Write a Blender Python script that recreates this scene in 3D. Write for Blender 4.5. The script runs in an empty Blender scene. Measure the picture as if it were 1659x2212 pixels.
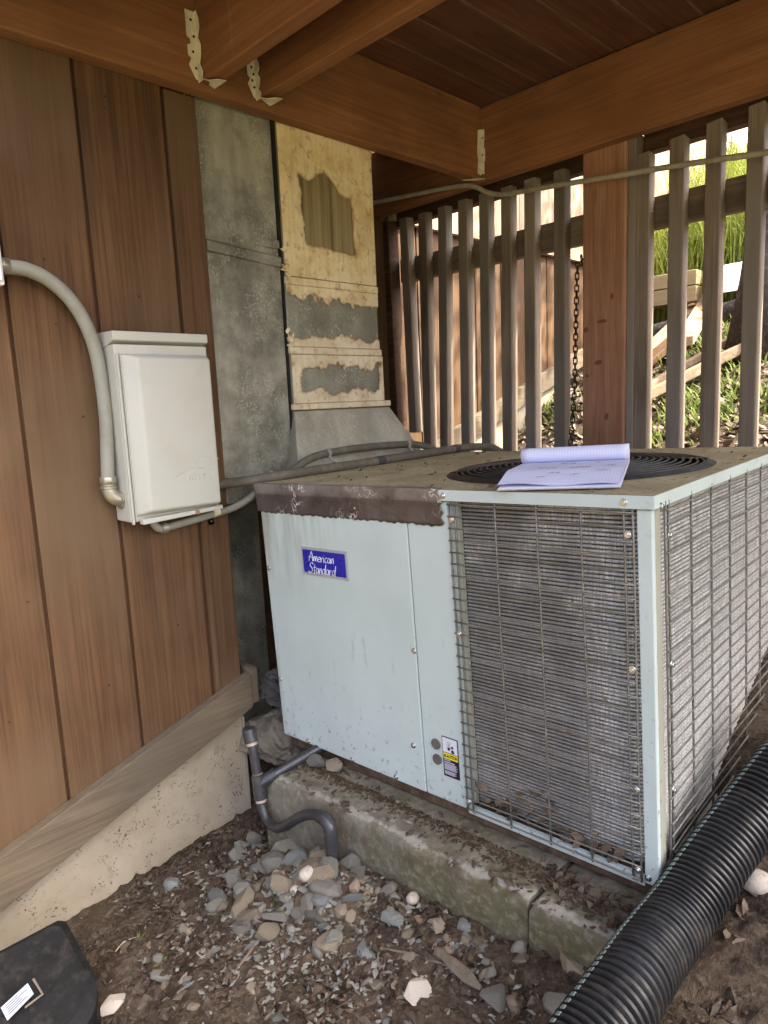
import bpy, bmesh, math, random
import numpy as np
from mathutils import Vector, Matrix

random.seed(7)
RNG = np.random.default_rng(7)
scene = bpy.context.scene
C = scene.collection
R = math.radians

# ------------------------------------------------------------------ camera
CAM = Vector((1.602, -1.034, 0.825))
yaw, pit, rol = R(45.598), R(-8.923), R(-2.529)
FWD = Vector((-math.sin(yaw) * math.cos(pit), math.cos(yaw) * math.cos(pit), math.sin(pit)))
_r = Vector((math.cos(yaw), math.sin(yaw), 0)); _u = _r.cross(FWD)
RGT = math.cos(rol) * _r + math.sin(rol) * _u
UPV = -math.sin(rol) * _r + math.cos(rol) * _u
FPX, CX, CY = 1485.98, 829.5, 1106.0
cam_d = bpy.data.cameras.new("camera")
cam_d.sensor_fit = 'VERTICAL'; cam_d.sensor_height = 24.0
cam_d.lens = FPX * 24.0 / 2212.0
cam_d.clip_start = 0.02; cam_d.clip_end = 500
cam = bpy.data.objects.new("camera", cam_d); C.objects.link(cam)
cam.matrix_world = Matrix(((RGT.x, UPV.x, -FWD.x, CAM.x), (RGT.y, UPV.y, -FWD.y, CAM.y),
                           (RGT.z, UPV.z, -FWD.z, CAM.z), (0, 0, 0, 1)))
scene.camera = cam

# ------------------------------------------------------------------ light
SUN_EL, SUN_AZ = R(52), R(13)          # azimuth measured from +X towards +Y
world = bpy.data.worlds.new("World"); scene.world = world; world.use_nodes = True
wn = world.node_tree.nodes; wl = world.node_tree.links
sky = wn.new("ShaderNodeTexSky"); sky.sky_type = 'NISHITA'; sky.sun_disc = False
sky.sun_elevation = SUN_EL; sky.sun_rotation = R(90) - SUN_AZ
sky.dust_density = 6.0; sky.ozone_density = 1.6; sky.air_density = .6
wn["Background"].inputs[1].default_value = 0.15
wl.new(sky.outputs[0], wn["Background"].inputs[0])
sun_d = bpy.data.lights.new("sun", 'SUN'); sun_d.energy = 2.4; sun_d.angle = R(0.5); sun_d.color = (1, .94, .80)
sun = bpy.data.objects.new("sun", sun_d); C.objects.link(sun)
sdir = Vector((math.cos(SUN_EL) * math.cos(SUN_AZ), math.cos(SUN_EL) * math.sin(SUN_AZ), math.sin(SUN_EL)))
sun.rotation_euler = sdir.to_track_quat('Z', 'Y').to_euler()
sun.location = (4, 3, 6)
scene.view_settings.view_transform = 'Standard'; scene.view_settings.look = 'None'
scene.view_settings.exposure = 2.62; scene.view_settings.gamma = 1.0
scene.view_settings.use_curve_mapping = False
scene.cycles.max_bounces = 10; scene.cycles.diffuse_bounces = 6

# ------------------------------------------------------------------ survey helpers: a sight line of the photo met with a real plane
def ray(px):
    return (FWD + RGT * ((px[0] - CX) / FPX) - UPV * ((px[1] - CY) / FPX))
def onX(px, X): d = ray(px); return CAM + d * ((X - CAM.x) / d.x)
def onY(px, Y): d = ray(px); return CAM + d * ((Y - CAM.y) / d.y)
def onZ(px, Z): d = ray(px); return CAM + d * ((Z - CAM.z) / d.z)
def onD(px, D): return CAM + ray(px) * D

# ------------------------------------------------------------------ noise + terrain
_perm = np.random.default_rng(3).random((256, 256))
def vnoise(x, y):
    xi = np.floor(x).astype(int); yi = np.floor(y).astype(int); fx = x - xi; fy = y - yi
    fx = fx * fx * (3 - 2 * fx); fy = fy * fy * (3 - 2 * fy)
    g = lambda a, b: _perm[a % 256, b % 256]
    return (g(xi, yi) * (1 - fx) + g(xi + 1, yi) * fx) * (1 - fy) + (g(xi, yi + 1) * (1 - fx) + g(xi + 1, yi + 1) * fx) * fy
def fbm(x, y, o=4):
    s = 0; a = .5
    for i in range(o):
        s = s + a * (vnoise(x + 17 * i, y + 31 * i) - .5); x = x * 2.1; y = y * 2.1; a *= .5
    return s
def terrain(x, y):
    x = np.asarray(x, float); y = np.asarray(y, float)
    zx = np.interp(x, [-3, 0, .25, .6, 1.0, 1.3, 2.5, 6], [-.35, -.005, .055, .135, .155, .20, .24, .5])
    zy = np.interp(y, [-8, -2.5, -.9, -.05, .8, 1.2, 2.5, 5.5, 9, 60], [-.30, -.28, -.10, 0, .36, .59, 1.24, 2.75, 3.6, 8])
    z = -.304 + zx + zy
    z = z + .05 * fbm(x * 2.2, y * 2.2, 3) + .035 * fbm(x * 9, y * 9, 3)
    z = z + .045 * np.exp(-((x - .47) / .15) ** 2 - ((y + .235) / .085) ** 2)
    z = z - .080 * np.exp(-((x - .42) / .17) ** 2 - ((y + .78) / .22) ** 2)
    z = z + .022 * np.exp(-((y + .175) / .07) ** 2) * np.clip((x - .5) / .15, 0, 1) * np.clip((1.35 - x) / .15, 0, 1)
    return z
def tz(x, y): return float(terrain(x, y))
def hit(px, lift=0.0):
    d = ray(px); t = .4
    while t < 14:
        p = CAM + d * t
        if p.z <= tz(p.x, p.y) + lift: return p
        t += .008
    return CAM + d * 6

# ------------------------------------------------------------------ mesh builder
class MB:
    def __init__(s): s.v = []; s.f = []
    def add(s, vs, fs):
        o = len(s.v); s.v += [tuple(p) for p in vs]; s.f += [tuple(i + o for i in f) for f in fs]; return s
    def box(s, x0, x1, y0, y1, z0, z1):
        return s.hexa([(x0, y0, z0), (x1, y0, z0), (x1, y1, z0), (x0, y1, z0), (x0, y0, z1), (x1, y0, z1), (x1, y1, z1), (x0, y1, z1)])
    def hexa(s, p):
        return s.add(p, [(3, 2, 1, 0), (4, 5, 6, 7), (0, 1, 5, 4), (1, 2, 6, 5), (2, 3, 7, 6), (3, 0, 4, 7)])
    def prism(s, poly, off):
        n = len(poly); off = Vector(off); a = [Vector(p) for p in poly]
        return s.add(a + [p + off for p in a], [tuple(range(n))[::-1], tuple(range(n, 2 * n))] + [(i, (i + 1) % n, n + (i + 1) % n, n + i) for i in range(n)])
    def tube(s, pts, r, n=8, caps=True):
        pts = [Vector(p) for p in pts]; m = len(pts)
        rs = r if hasattr(r, '__len__') else [r] * m
        t0 = (pts[1] - pts[0]).normalized()
        ref = Vector((0, 0, 1)) if abs(t0.z) < .9 else Vector((1, 0, 0))
        nrm = t0.cross(ref).normalized(); vs = []
        for i in range(m):
            t = (pts[min(i + 1, m - 1)] - pts[max(i - 1, 0)]).normalized()
            nrm = (nrm - t * nrm.dot(t)).normalized(); b = t.cross(nrm)
            for k in range(n):
                a = 2 * math.pi * k / n; vs.append(pts[i] + (nrm * math.cos(a) + b * math.sin(a)) * rs[i])
        fs = [(i * n + k, i * n + (k + 1) % n, (i + 1) * n + (k + 1) % n, (i + 1) * n + k) for i in range(m - 1) for k in range(n)]
        if caps: fs += [tuple(range(n))[::-1], tuple((m - 1) * n + k for k in range(n))]
        return s.add(vs, fs)
    def grid(s, fn, nu, nv):
        vs = [fn(i / nu, j / nv) for j in range(nv + 1) for i in range(nu + 1)]
        return s.add(vs, [(j * (nu + 1) + i, j * (nu + 1) + i + 1, (j + 1) * (nu + 1) + i + 1, (j + 1) * (nu + 1) + i) for j in range(nv) for i in range(nu)])
    def mesh(s, name, mat, bevel=0, smooth=False, seg=2):
        me = bpy.data.meshes.new(name); me.from_pydata(s.v, [], s.f); me.validate()
        bm = bmesh.new(); bm.from_mesh(me)
        if bevel:
            e = [e for e in bm.edges if len(e.link_faces) == 2 and e.calc_face_angle(0) > .5]
            bmesh.ops.bevel(bm, geom=e, offset=bevel, segments=seg, affect='EDGES', clamp_overlap=True, profile=.5)
        bmesh.ops.recalc_face_normals(bm, faces=bm.faces); bm.to_mesh(me); bm.free()
        if smooth:
            me.polygons.foreach_set('use_smooth', [True] * len(me.polygons))
            if smooth != 'all':
                try: me.set_sharp_from_angle(angle=R(38))
                except Exception: pass
        if mat: me.materials.append(mat)
        return me

def leafquad(mb, c, s, rot=None):
    e = Matrix.Rotation(random.uniform(0, 6.28), 3, 'Z') @ Matrix.Rotation(random.gauss(0, .5), 3, 'X') @ Matrix.Rotation(random.gauss(0, .5), 3, 'Y')
    if rot is not None: e = rot @ e
    k = .35 + .3 * random.random(); pts = [Vector(p) * s for p in ((-1, 0, 0), (-.3, -k, .12), (.5, -k * .8, .05), (1, 0, .15), (.4, k * .8, .1), (-.4, k, .05))]
    mb.add([Vector(c) + e @ p for p in pts], [(0, 1, 2, 5), (2, 3, 4, 5)])
WM = {}
def link(name, me, parent=None):
    o = bpy.data.objects.new(name, me); C.objects.link(o)
    if parent is not None:
        o.parent = parent
    return o
def thing(name, label, cat, loc=(0, 0, 0), group=None, rot=None):
    o = bpy.data.objects.new(name, None); C.objects.link(o); o.empty_display_size = .05
    m = Matrix.Translation(loc)
    if rot is not None: m = m @ rot.to_4x4()
    o.matrix_world = m; WM[o.name] = m
    o['label'] = label; o['category'] = cat
    if group: o['group'] = group
    return o
def tag(o, label, cat, group=None):
    o['label'] = label; o['category'] = cat
    if group: o['group'] = group
    return o
def part(name, mb, mat, parent, bevel=0, smooth=False, local=False, label=None, seg=2):
    """vertices in world space (or already local) -> child mesh"""
    m = WM[parent.name]
    if not local:
        inv = m.inverted(); mb.v = [tuple(inv @ Vector(v)) for v in mb.v]
    o = link(name, mb.mesh(name, mat, bevel, smooth, seg), parent); WM[o.name] = m
    if label: o['label'] = label
    return o
def solo(name, mb, mat, label, cat, group=None, bevel=0, smooth=False, seg=2):
    c = Vector((0, 0, 0)); n = len(mb.v)
    xs = [v[0] for v in mb.v]; ys = [v[1] for v in mb.v]; zs = [v[2] for v in mb.v]
    c = Vector(((min(xs) + max(xs)) / 2, (min(ys) + max(ys)) / 2, min(zs)))
    mb.v = [tuple(Vector(v) - c) for v in mb.v]
    o = link(name, mb.mesh(name, mat, bevel, smooth, seg)); o.location = c
    return tag(o, label, cat, group)
def smoothpath(pts, n=6):
    P = [Vector(p) for p in pts]; out = []
    for i in range(len(P) - 1):
        p0 = P[max(i - 1, 0)]; p1 = P[i]; p2 = P[i + 1]; p3 = P[min(i + 2, len(P) - 1)]
        for k in range(n):
            t = k / n
            out.append(.5 * ((2 * p1) + (p2 - p0) * t + (2 * p0 - 5 * p1 + 4 * p2 - p3) * t * t + (3 * p1 - p0 - 3 * p2 + p3) * t ** 3))
    out.append(P[-1]); return out

# ------------------------------------------------------------------ materials
def new_mat(name, rough=.7, metal=0, spec=.5):
    m = bpy.data.materials.new(name); m.use_nodes = True
    nt = m.node_tree; b = nt.nodes["Principled BSDF"]
    b.inputs['Roughness'].default_value = rough; b.inputs['Metallic'].default_value = metal
    b.inputs['Specular IOR Level'].default_value = spec
    return m, nt, b
def N(nt, t, **kw):
    n = nt.nodes.new(t)
    for k, v in kw.items():
        if k in n.inputs.keys() if hasattr(n.inputs, 'keys') else False: n.inputs[k].default_value = v
        else: setattr(n, k, v)
    return n
def coords(nt, scale=(1, 1, 1), rand=True, kind='Object'):
    tc = nt.nodes.new('ShaderNodeTexCoord'); mp = nt.nodes.new('ShaderNodeMapping'); mp.inputs['Scale'].default_value = scale
    nt.links.new(tc.outputs[kind], mp.inputs['Vector'])
    if not rand: return mp.outputs[0]
    oi = nt.nodes.new('ShaderNodeObjectInfo'); mu = nt.nodes.new('ShaderNodeMath'); mu.operation = 'MULTIPLY'; mu.inputs[1].default_value = 37.0
    nt.links.new(oi.outputs['Random'], mu.inputs[0])
    ad = nt.nodes.new('ShaderNodeVectorMath'); ad.operation = 'ADD'
    nt.links.new(mp.outputs[0], ad.inputs[0]); nt.links.new(mu.outputs[0], ad.inputs[1]); return ad.outputs[0]
def noise(nt, vec, scale, detail=4, rough=.55, dist=0):
    n = nt.nodes.new('ShaderNodeTexNoise'); n.inputs['Scale'].default_value = scale; n.inputs['Detail'].default_value = detail
    n.inputs['Roughness'].default_value = rough; n.inputs['Distortion'].default_value = dist
    nt.links.new(vec, n.inputs['Vector']); return n.outputs['Fac']
def ramp(nt, fac, stops):
    r = nt.nodes.new('ShaderNodeValToRGB'); el = r.color_ramp.elements
    while len(el) > 1: el.remove(el[-1])
    for i, (p, c) in enumerate(stops):
        e = el[0] if i == 0 else el.new(p)
        e.position = p; e.color = (*c, 1) if len(c) == 3 else c
    nt.links.new(fac, r.inputs[0]); return r.outputs[0]
def mix(nt, fac, a, b, mode='MIX'):
    n = nt.nodes.new('ShaderNodeMix'); n.data_type = 'RGBA'; n.blend_type = mode
    for sock, val in ((n.inputs[0], fac), (n.inputs[6], a), (n.inputs[7], b)):
        if isinstance(val, (int, float)): sock.default_value = val
        elif isinstance(val, tuple): sock.default_value = (*val, 1)
        else: nt.links.new(val, sock)
    return n.outputs[2]
def math_(nt, op, a, b=0.0, clamp=False):
    n = nt.nodes.new('ShaderNodeMath'); n.operation = op; n.use_clamp = clamp
    for s, v in ((n.inputs[0], a), (n.inputs[1], b)):
        if isinstance(v, (int, float)): s.default_value = v
        else: nt.links.new(v, s)
    return n.outputs[0]
def bump(nt, b, h, strength=.3, dist=.003):
    n = nt.nodes.new('ShaderNodeBump'); n.inputs['Strength'].default_value = strength; n.inputs['Distance'].default_value = dist
    nt.links.new(h, n.inputs['Height']); nt.links.new(n.outputs[0], b.inputs['Normal'])
def wood(name, dark, mid, light, axis='z', fine=70, rough=.75, weather=None, knots=True, blot=.35, vary=.3, fine_amt=.4, drips=False):
    """grain runs along axis; object-random offset so that no two boards repeat"""
    m, nt, b = new_mat(name, rough, 0, .3)
    st = {'x': (.06, 1, 1), 'y': (1, .06, 1), 'z': (1, 1, .06)}[axis]
    st2 = {'x': (.02, 1, 1), 'y': (1, .02, 1), 'z': (1, 1, .02)}[axis]
    v1 = coords(nt, st); v2 = coords(nt, st2); v0 = coords(nt, (1, 1, 1))
    n1 = noise(nt, v1, 22, 5, .6, 1.6); n2 = noise(nt, v2, fine * 2.4, 3, .6); n0 = noise(nt, v0, 3.5, 3)
    col = ramp(nt, n1, [(.25, dark), (.5, mid), (.75, light)])
    col = mix(nt, math_(nt, 'MULTIPLY', ramp(nt, n2, [(.35, (1, 1, 1)), (.6, (0, 0, 0))]), fine_amt), col, tuple(c * .45 for c in dark))
    bl = ramp(nt, n0, [(.3, (.62, .6, .58)), (.7, (1.25, 1.22, 1.2))])
    col = mix(nt, blot * 2, col, bl, 'MULTIPLY')
    if knots:
        vo = nt.nodes.new('ShaderNodeTexVoronoi'); vo.inputs['Scale'].default_value = 1.0
        kv = coords(nt, tuple(9 if s == 1 else 3.4 for s in st)); nt.links.new(kv, vo.inputs['Vector'])
        k = ramp(nt, vo.outputs['Distance'], [(.04, (1, 1, 1)), (.13, (0, 0, 0))])
        col = mix(nt, math_(nt, 'MULTIPLY', k, .6), col, tuple(c * .35 for c in dark))
    if weather:
        w = noise(nt, v0, 1.8, 4); col = mix(nt, ramp(nt, w, [(.42, (0, 0, 0)), (.68, (1, 1, 1))]), col, mix(nt, n1, tuple(c * .7 for c in weather), weather))
    if drips:                                   # pale mineral runs down the face
        dr_ = noise(nt, coords(nt, (7, 1, .5), rand=False), 2.2, 3, .5); col = mix(nt, math_(nt, 'MULTIPLY', ramp(nt, dr_, [(.66, (0, 0, 0)), (.78, (1, 1, 1))]), .45), col, (.42, .28, .19))
    oi = nt.nodes.new('ShaderNodeObjectInfo')
    hv = nt.nodes.new('ShaderNodeHueSaturation'); nt.links.new(col, hv.inputs['Color'])
    nt.links.new(math_(nt, 'ADD', math_(nt, 'MULTIPLY', oi.outputs['Random'], vary), 1 - vary / 2), hv.inputs['Value'])
    nt.links.new(hv.outputs[0], b.inputs['Base Color'])
    h = math_(nt, 'ADD', math_(nt, 'MULTIPLY', n2, .7), n1)
    bump(nt, b, h, .45, .0016); return m
def paint(name, col, rough=.5, metal=0, spec=.5, var=.12, scale=6, dirt=None, dirt_amt=.5, bumpy=.0, speck=None):
    m, nt, b = new_mat(name, rough, metal, spec); v = coords(nt, (1, 1, 1))
    n = noise(nt, v, scale, 5); c = ramp(nt, n, [(.25, tuple(x * (1 - var) for x in col)), (.75, tuple(min(1, x * (1 + var)) for x in col))])
    if dirt:
        d = noise(nt, v, scale * 2.3, 6, .65); c = mix(nt, math_(nt, 'MULTIPLY', ramp(nt, d, [(.5, (0, 0, 0)), (.72, (1, 1, 1))]), dirt_amt), c, dirt)
    if speck:
        d2 = noise(nt, v, 90, 2, .5); c = mix(nt, ramp(nt, d2, [(.66, (0, 0, 0)), (.7, (1, 1, 1))]), c, speck)
    nt.links.new(c, b.inputs['Base Color'])
    r = ramp(nt, noise(nt, v, scale * 3, 4), [(.3, (rough * .8,) * 3), (.7, (min(1, rough * 1.2),) * 3)]); nt.links.new(r, b.inputs['Roughness'])
    if bumpy: bump(nt, b, noise(nt, v, scale * 12, 5, .6), bumpy, .002)
    return m

M = {}
M['siding'] = wood('siding_wood', (.086, .042, .018), (.122, .062, .027), (.155, .083, .038), 'z', fine=60, rough=.72, weather=(.152, .094, .049), knots=False, blot=.28, vary=.08, fine_amt=.5)
M['groovewood'] = wood('groove_floor_wood', (.05, .022, .009), (.07, .031, .013), (.09, .042, .018), 'z', fine=60, knots=False)
M['trim'] = wood('weathered_trim_wood', (.115, .085, .052), (.17, .13, .083), (.215, .17, .112), 'y', fine=60, weather=(.15, .12, .082))
M['timber'] = wood('sunlit_timber_wood', (.30, .235, .12), (.40, .32, .18), (.48, .40, .25), 'x', fine=60)
M['deck_x'] = wood('stained_deck_wood_x', (.20, .082, .032), (.26, .113, .045), (.32, .150, .064), 'x', fine=60, blot=.3, vary=.12, fine_amt=.3, drips=True)
M['deck_y'] = wood('stained_deck_wood_y', (.20, .084, .033), (.26, .115, .046), (.32, .152, .065), 'y', fine=60, blot=.3, vary=.12, fine_amt=.3)
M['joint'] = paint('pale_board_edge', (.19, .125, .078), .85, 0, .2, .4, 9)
M['knot'] = paint('dark_wood_knot', (.19, .085, .048), .8, 0, .2, .5, 150, (.30, .15, .085), .8)
M['deckboard'] = wood('dark_deck_board_wood', (.085, .035, .018), (.125, .052, .027), (.17, .075, .040), 'y', fine=60, blot=.35)
M['post'] = wood('red_post_wood', (.28, .135, .075), (.40, .205, .122), (.50, .29, .185), 'z', fine=90)
M['fence'] = wood('grey_fence_wood', (.155, .118, .085), (.23, .182, .137), (.30, .242, .185), 'z', fine=90, weather=(.255, .222, .182))
M['fence_x'] = wood('grey_rail_wood', (.15, .11, .075), (.22, .168, .12), (.29, .225, .165), 'x', fine=90)
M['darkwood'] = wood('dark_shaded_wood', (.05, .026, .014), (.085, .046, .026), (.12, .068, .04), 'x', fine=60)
M['farsiding'] = wood('far_siding_wood', (.075, .039, .017), (.108, .060, .028), (.145, .085, .042), 'z', fine=60, knots=False)
M['farupper'] = wood('far_upper_wood', (.34, .25, .155), (.42, .32, .21), (.50, .40, .28), 'z', fine=60, knots=False)
M['firewood'] = wood('split_pale_wood', (.30, .21, .13), (.45, .33, .21), (.56, .44, .30), 'x', fine=60, knots=False)
M['galv_hanger'] = paint('galvanised_hanger', (.72, .67, .50), .55, .1, .5, .22, 30, (.44, .37, .22), .55, .25)
M['dark_hole'] = paint('dark_recess', (.006, .006, .006), .9)
M['steel'] = paint('zinc_screw', (.62, .62, .6), .28, 1.0, .5, .15, 60)
M['guard'] = paint('coated_wire', (.17, .165, .145), .45, .35, .5, .3, 25, (.36, .31, .23), .6)
M['black'] = paint('black_fan_plastic', (.016, .017, .018), .42, 0, .5, .4, 20, (.09, .075, .05), .45)
M['pvc'] = paint('grey_pvc', (.036, .036, .040), .32, 0, .5, .25, 18, (.12, .10, .075), .35)
M['pvc_band'] = paint('bare_pvc_band', (.46, .36, .29), .5)
M['conduit'] = paint('grey_flex_conduit', (.27, .265, .22), .52, 0, .4, .12, 10, (.16, .14, .10), .4)
M['conduit_dark'] = paint('dusty_grey_line', (.115, .10, .074), .7, 0, .3, .2, 14, (.25, .2, .14), .5)
M['tape_wrap'] = paint('black_tape', (.035, .034, .032), .5)
M['fitting'] = paint('cast_zinc_fitting', (.42, .39, .31), .42, .7, .5, .25, 35, (.22, .18, .12), .5, .2)
M['boxpaint'] = paint('box_grey_paint', (.49, .485, .425), .48, 0, .4, .05, 5, (.38, .36, .29), .25, .04)
M['boxside'] = paint('box_rust_spot', (.30, .17, .07), .8)
M['conduit_small'] = paint('painted_small_pipe', (.36, .325, .25), .5, 0, .4, .2, 12, (.12, .09, .055), .6)
M['chain'] = paint('rusty_chain', (.045, .03, .022), .7, .3, .4, .4, 60, (.12, .055, .025), .6, .3)
M['paper'] = paint('pad_paper', (.70, .71, .83), .8, 0, .2, .02, 5)
M['card'] = paint('pad_cardboard', (.42, .36, .29), .85, 0, .2, .08, 8)
M['blue'] = paint('badge_blue', (.018, .020, .30), .3, 0, .5, .12, 12)
M['silver'] = paint('badge_silver', (.42, .42, .45), .45, .3, .5, .1, 30)
M['white'] = paint('print_white', (.66, .68, .73), .5, 0, .3, .03)
M['lblack'] = paint('label_black', (.014, .014, .016), .4)
M['yellow'] = paint('label_yellow', (.80, .66, .03), .5)
M['grey_print'] = paint('label_grey_print', (.42, .42, .50), .5)
M['plug'] = paint('grey_rubber_plug', (.11, .10, .085), .8, 0, .3, .3, 60)
M['bait'] = paint('dusty_black_plastic', (.010, .0098, .0095), .7, 0, .25, .35, 14, (.042, .037, .031), .8, .5)
M['bark'] = paint('dark_bark', (.055, .045, .042), .95, 0, .2, .4, 25, (.17, .15, .14), .8, 1.0)
M['spine'] = paint('pipe_stripe', (.17, .22, .20), .55)

# soil
def soil():
    m, nt, b = new_mat('forest_soil', .95, 0, .2); v = coords(nt, rand=False)
    a = noise(nt, v, 7, 6, .65); f = noise(nt, v, 55, 5, .7); l = noise(nt, v, 2.2, 3)
    c = ramp(nt, a, [(.3, (.028, .019, .0125)), (.5, (.062, .044, .029)), (.72, (.125, .092, .061))])
    c = mix(nt, ramp(nt, f, [(.45, (0, 0, 0)), (.75, (1, 1, 1))]), c, (.19, .145, .098))
    c = mix(nt, ramp(nt, l, [(.48, (0, 0, 0)), (.68, (1, 1, 1))]), c, mix(nt, f, (.085, .058, .037), (.18, .13, .085)))
    sp = nt.nodes.new('ShaderNodeSeparateXYZ'); nt.links.new(v, sp.inputs[0])
    out = math_(nt, 'MAXIMUM', math_(nt, 'SUBTRACT', math_(nt, 'MULTIPLY', sp.outputs['Y'], -1.0), 1.1), math_(nt, 'MAXIMUM', math_(nt, 'SUBTRACT', sp.outputs['X'], 1.9), math_(nt, 'SUBTRACT', sp.outputs['Y'], 3.1)))
    out = math_(nt, 'ADD', out, math_(nt, 'MULTIPLY', math_(nt, 'SUBTRACT', l, .5), .8))
    grass = mix(nt, a, (.13, .125, .06), (.26, .225, .125)); c = mix(nt, ramp(nt, out, [(.0, (0, 0, 0)), (.35, (1, 1, 1))]), c, grass)
    nt.links.new(c, b.inputs['Base Color'])
    bump(nt, b, math_(nt, 'ADD', f, math_(nt, 'MULTIPLY', noise(nt, v, 160, 4, .7), .6)), 1.0, .012); return m
M['soil'] = soil()
def foundation():
    m, nt, b = new_mat('pitted_concrete', .92, 0, .2); v = coords(nt, rand=False)
    a = noise(nt, v, 3.5, 5, .6); f = noise(nt, v, 40, 4, .6)
    c = ramp(nt, a, [(.3, (.275, .225, .152)), (.55, (.375, .32, .23)), (.75, (.455, .40, .305))])
    pv = nt.nodes.new('ShaderNodeTexVoronoi'); pv.inputs['Scale'].default_value = 125; pv.inputs['Randomness'].default_value = 1
    wv = nt.nodes.new('ShaderNodeVectorMath'); wv.operation = 'ADD'; nt.links.new(v, wv.inputs[0])
    nn = nt.nodes.new('ShaderNodeTexNoise'); nn.inputs['Scale'].default_value = 25; nt.links.new(v, nn.inputs['Vector'])
    sc = nt.nodes.new('ShaderNodeVectorMath'); sc.operation = 'SCALE'; sc.inputs['Scale'].default_value = .05; nt.links.new(nn.outputs['Color'], sc.inputs[0])
    nt.links.new(sc.outputs[0], wv.inputs[1]); nt.links.new(wv.outputs[0], pv.inputs['Vector'])
    gate = ramp(nt, noise(nt, v, 22, 5), [(.50, (0, 0, 0)), (.58, (1, 1, 1))])
    pit_ = mix(nt, 1.0, ramp(nt, pv.outputs['Distance'], [(.20, (1, 1, 1)), (.34, (0, 0, 0))]), gate, 'MULTIPLY')
    c = mix(nt, math_(nt, 'MULTIPLY', pit_, .8), c, (.085, .063, .04))
    c = mix(nt, ramp(nt, f, [(.58, (0, 0, 0)), (.8, (.6, .6, .6))]), c, (.19, .15, .10))
    nt.links.new(c, b.inputs['Base Color'])
    bump(nt, b, math_(nt, 'SUBTRACT', math_(nt, 'MULTIPLY', f, .5), pit_), .6, .004); return m
M['foundation'] = foundation()
def padmat():
    m, nt, b = new_mat('mossy_concrete', .95, 0, .2); v = coords(nt, rand=False)
    a = noise(nt, v, 6, 6, .65); f = noise(nt, v, 70, 5, .65); g = noise(nt, v, 4, 4, .6)
    c = ramp(nt, a, [(.3, (.11, .098, .07)), (.5, (.185, .168, .125)), (.72, (.29, .265, .205))])
    c = mix(nt, ramp(nt, g, [(.42, (0, 0, 0)), (.62, (.85, .85, .85))]), c, mix(nt, f, (.060, .056, .022), (.15, .135, .066)))
    c = mix(nt, ramp(nt, f, [(.5, (0, 0, 0)), (.8, (.7, .7, .7))]), c, (.36, .33, .27))
    # worn pale arris: rubbed bare concrete along the edge, stored with the mesh
    at = nt.nodes.new('ShaderNodeAttribute'); at.attribute_name = 'wear'
    wr = math_(nt, 'ADD', at.outputs['Fac'], math_(nt, 'MULTIPLY', math_(nt, 'SUBTRACT', f, .5), 1.1))
    wr = math_(nt, 'ADD', wr, math_(nt, 'MULTIPLY', math_(nt, 'SUBTRACT', a, .5), 1.6))
    wr = math_(nt, 'ADD', wr, math_(nt, 'MULTIPLY', math_(nt, 'SUBTRACT', noise(nt, v, 11, 3), .55), 1.8))
    c = mix(nt, math_(nt, 'MULTIPLY', ramp(nt, noise(nt, v, 14, 5, .7), [(.53, (0, 0, 0)), (.66, (1, 1, 1))]), .6), c, (.075, .057, .038))
    c = mix(nt, ramp(nt, wr, [(.50, (0, 0, 0)), (.85, (.9, .9, .9))]), c, mix(nt, f, (.23, .215, .17), (.38, .36, .30)))
    nt.links.new(c, b.inputs['Base Color']); bump(nt, b, math_(nt, 'ADD', f, a), .7, .004); return m
M['pad'] = padmat()
def stone(name, c0, c1):
    m, nt, b = new_mat(name, .85, 0, .3); v = coords(nt)
    a = noise(nt, v, 30, 5, .6); f = noise(nt, v, 150, 4)
    c = ramp(nt, a, [(.3, c0), (.7, c1)]); c = mix(nt, ramp(nt, f, [(.5, (0, 0, 0)), (.8, (.5, .5, .5))]), c, (.10, .07, .05))
    oi = nt.nodes.new('ShaderNodeObjectInfo'); hv = nt.nodes.new('ShaderNodeHueSaturation'); nt.links.new(c, hv.inputs['Color'])
    nt.links.new(math_(nt, 'ADD', math_(nt, 'MULTIPLY', oi.outputs['Random'], .6), .7), hv.inputs['Value'])
    nt.links.new(hv.outputs[0], b.inputs['Base Color']); bump(nt, b, f, .5, .002); return m
M['st_grey'] = stone('grey_slate', (.125, .12, .098), (.235, .228, .19))
M['st_blue'] = stone('blue_grey_slate', (.12, .127, .115), (.22, .238, .222))
M['st_tan'] = stone('tan_stone', (.14, .115, .078), (.25, .21, .145))
M['st_white'] = stone('pale_pebble', (.42, .36, .28), (.60, .54, .45))
M['st_pink'] = stone('pinkish_stone', (.21, .15, .105), (.33, .25, .18))
M['chip'] = stone('bark_chip', (.040, .029, .020), (.13, .10, .07))
M['straw'] = paint('dry_straw', (.42, .34, .20), .8)
M['twig'] = paint('grey_twig', (.17, .13, .09), .85)
M['leaf_dry'] = stone('dry_leaf', (.10, .07, .045), (.27, .20, .135))
M['leaf_pale'] = stone('sunlit_leaf_litter', (.14, .095, .065), (.40, .32, .25))

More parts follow.
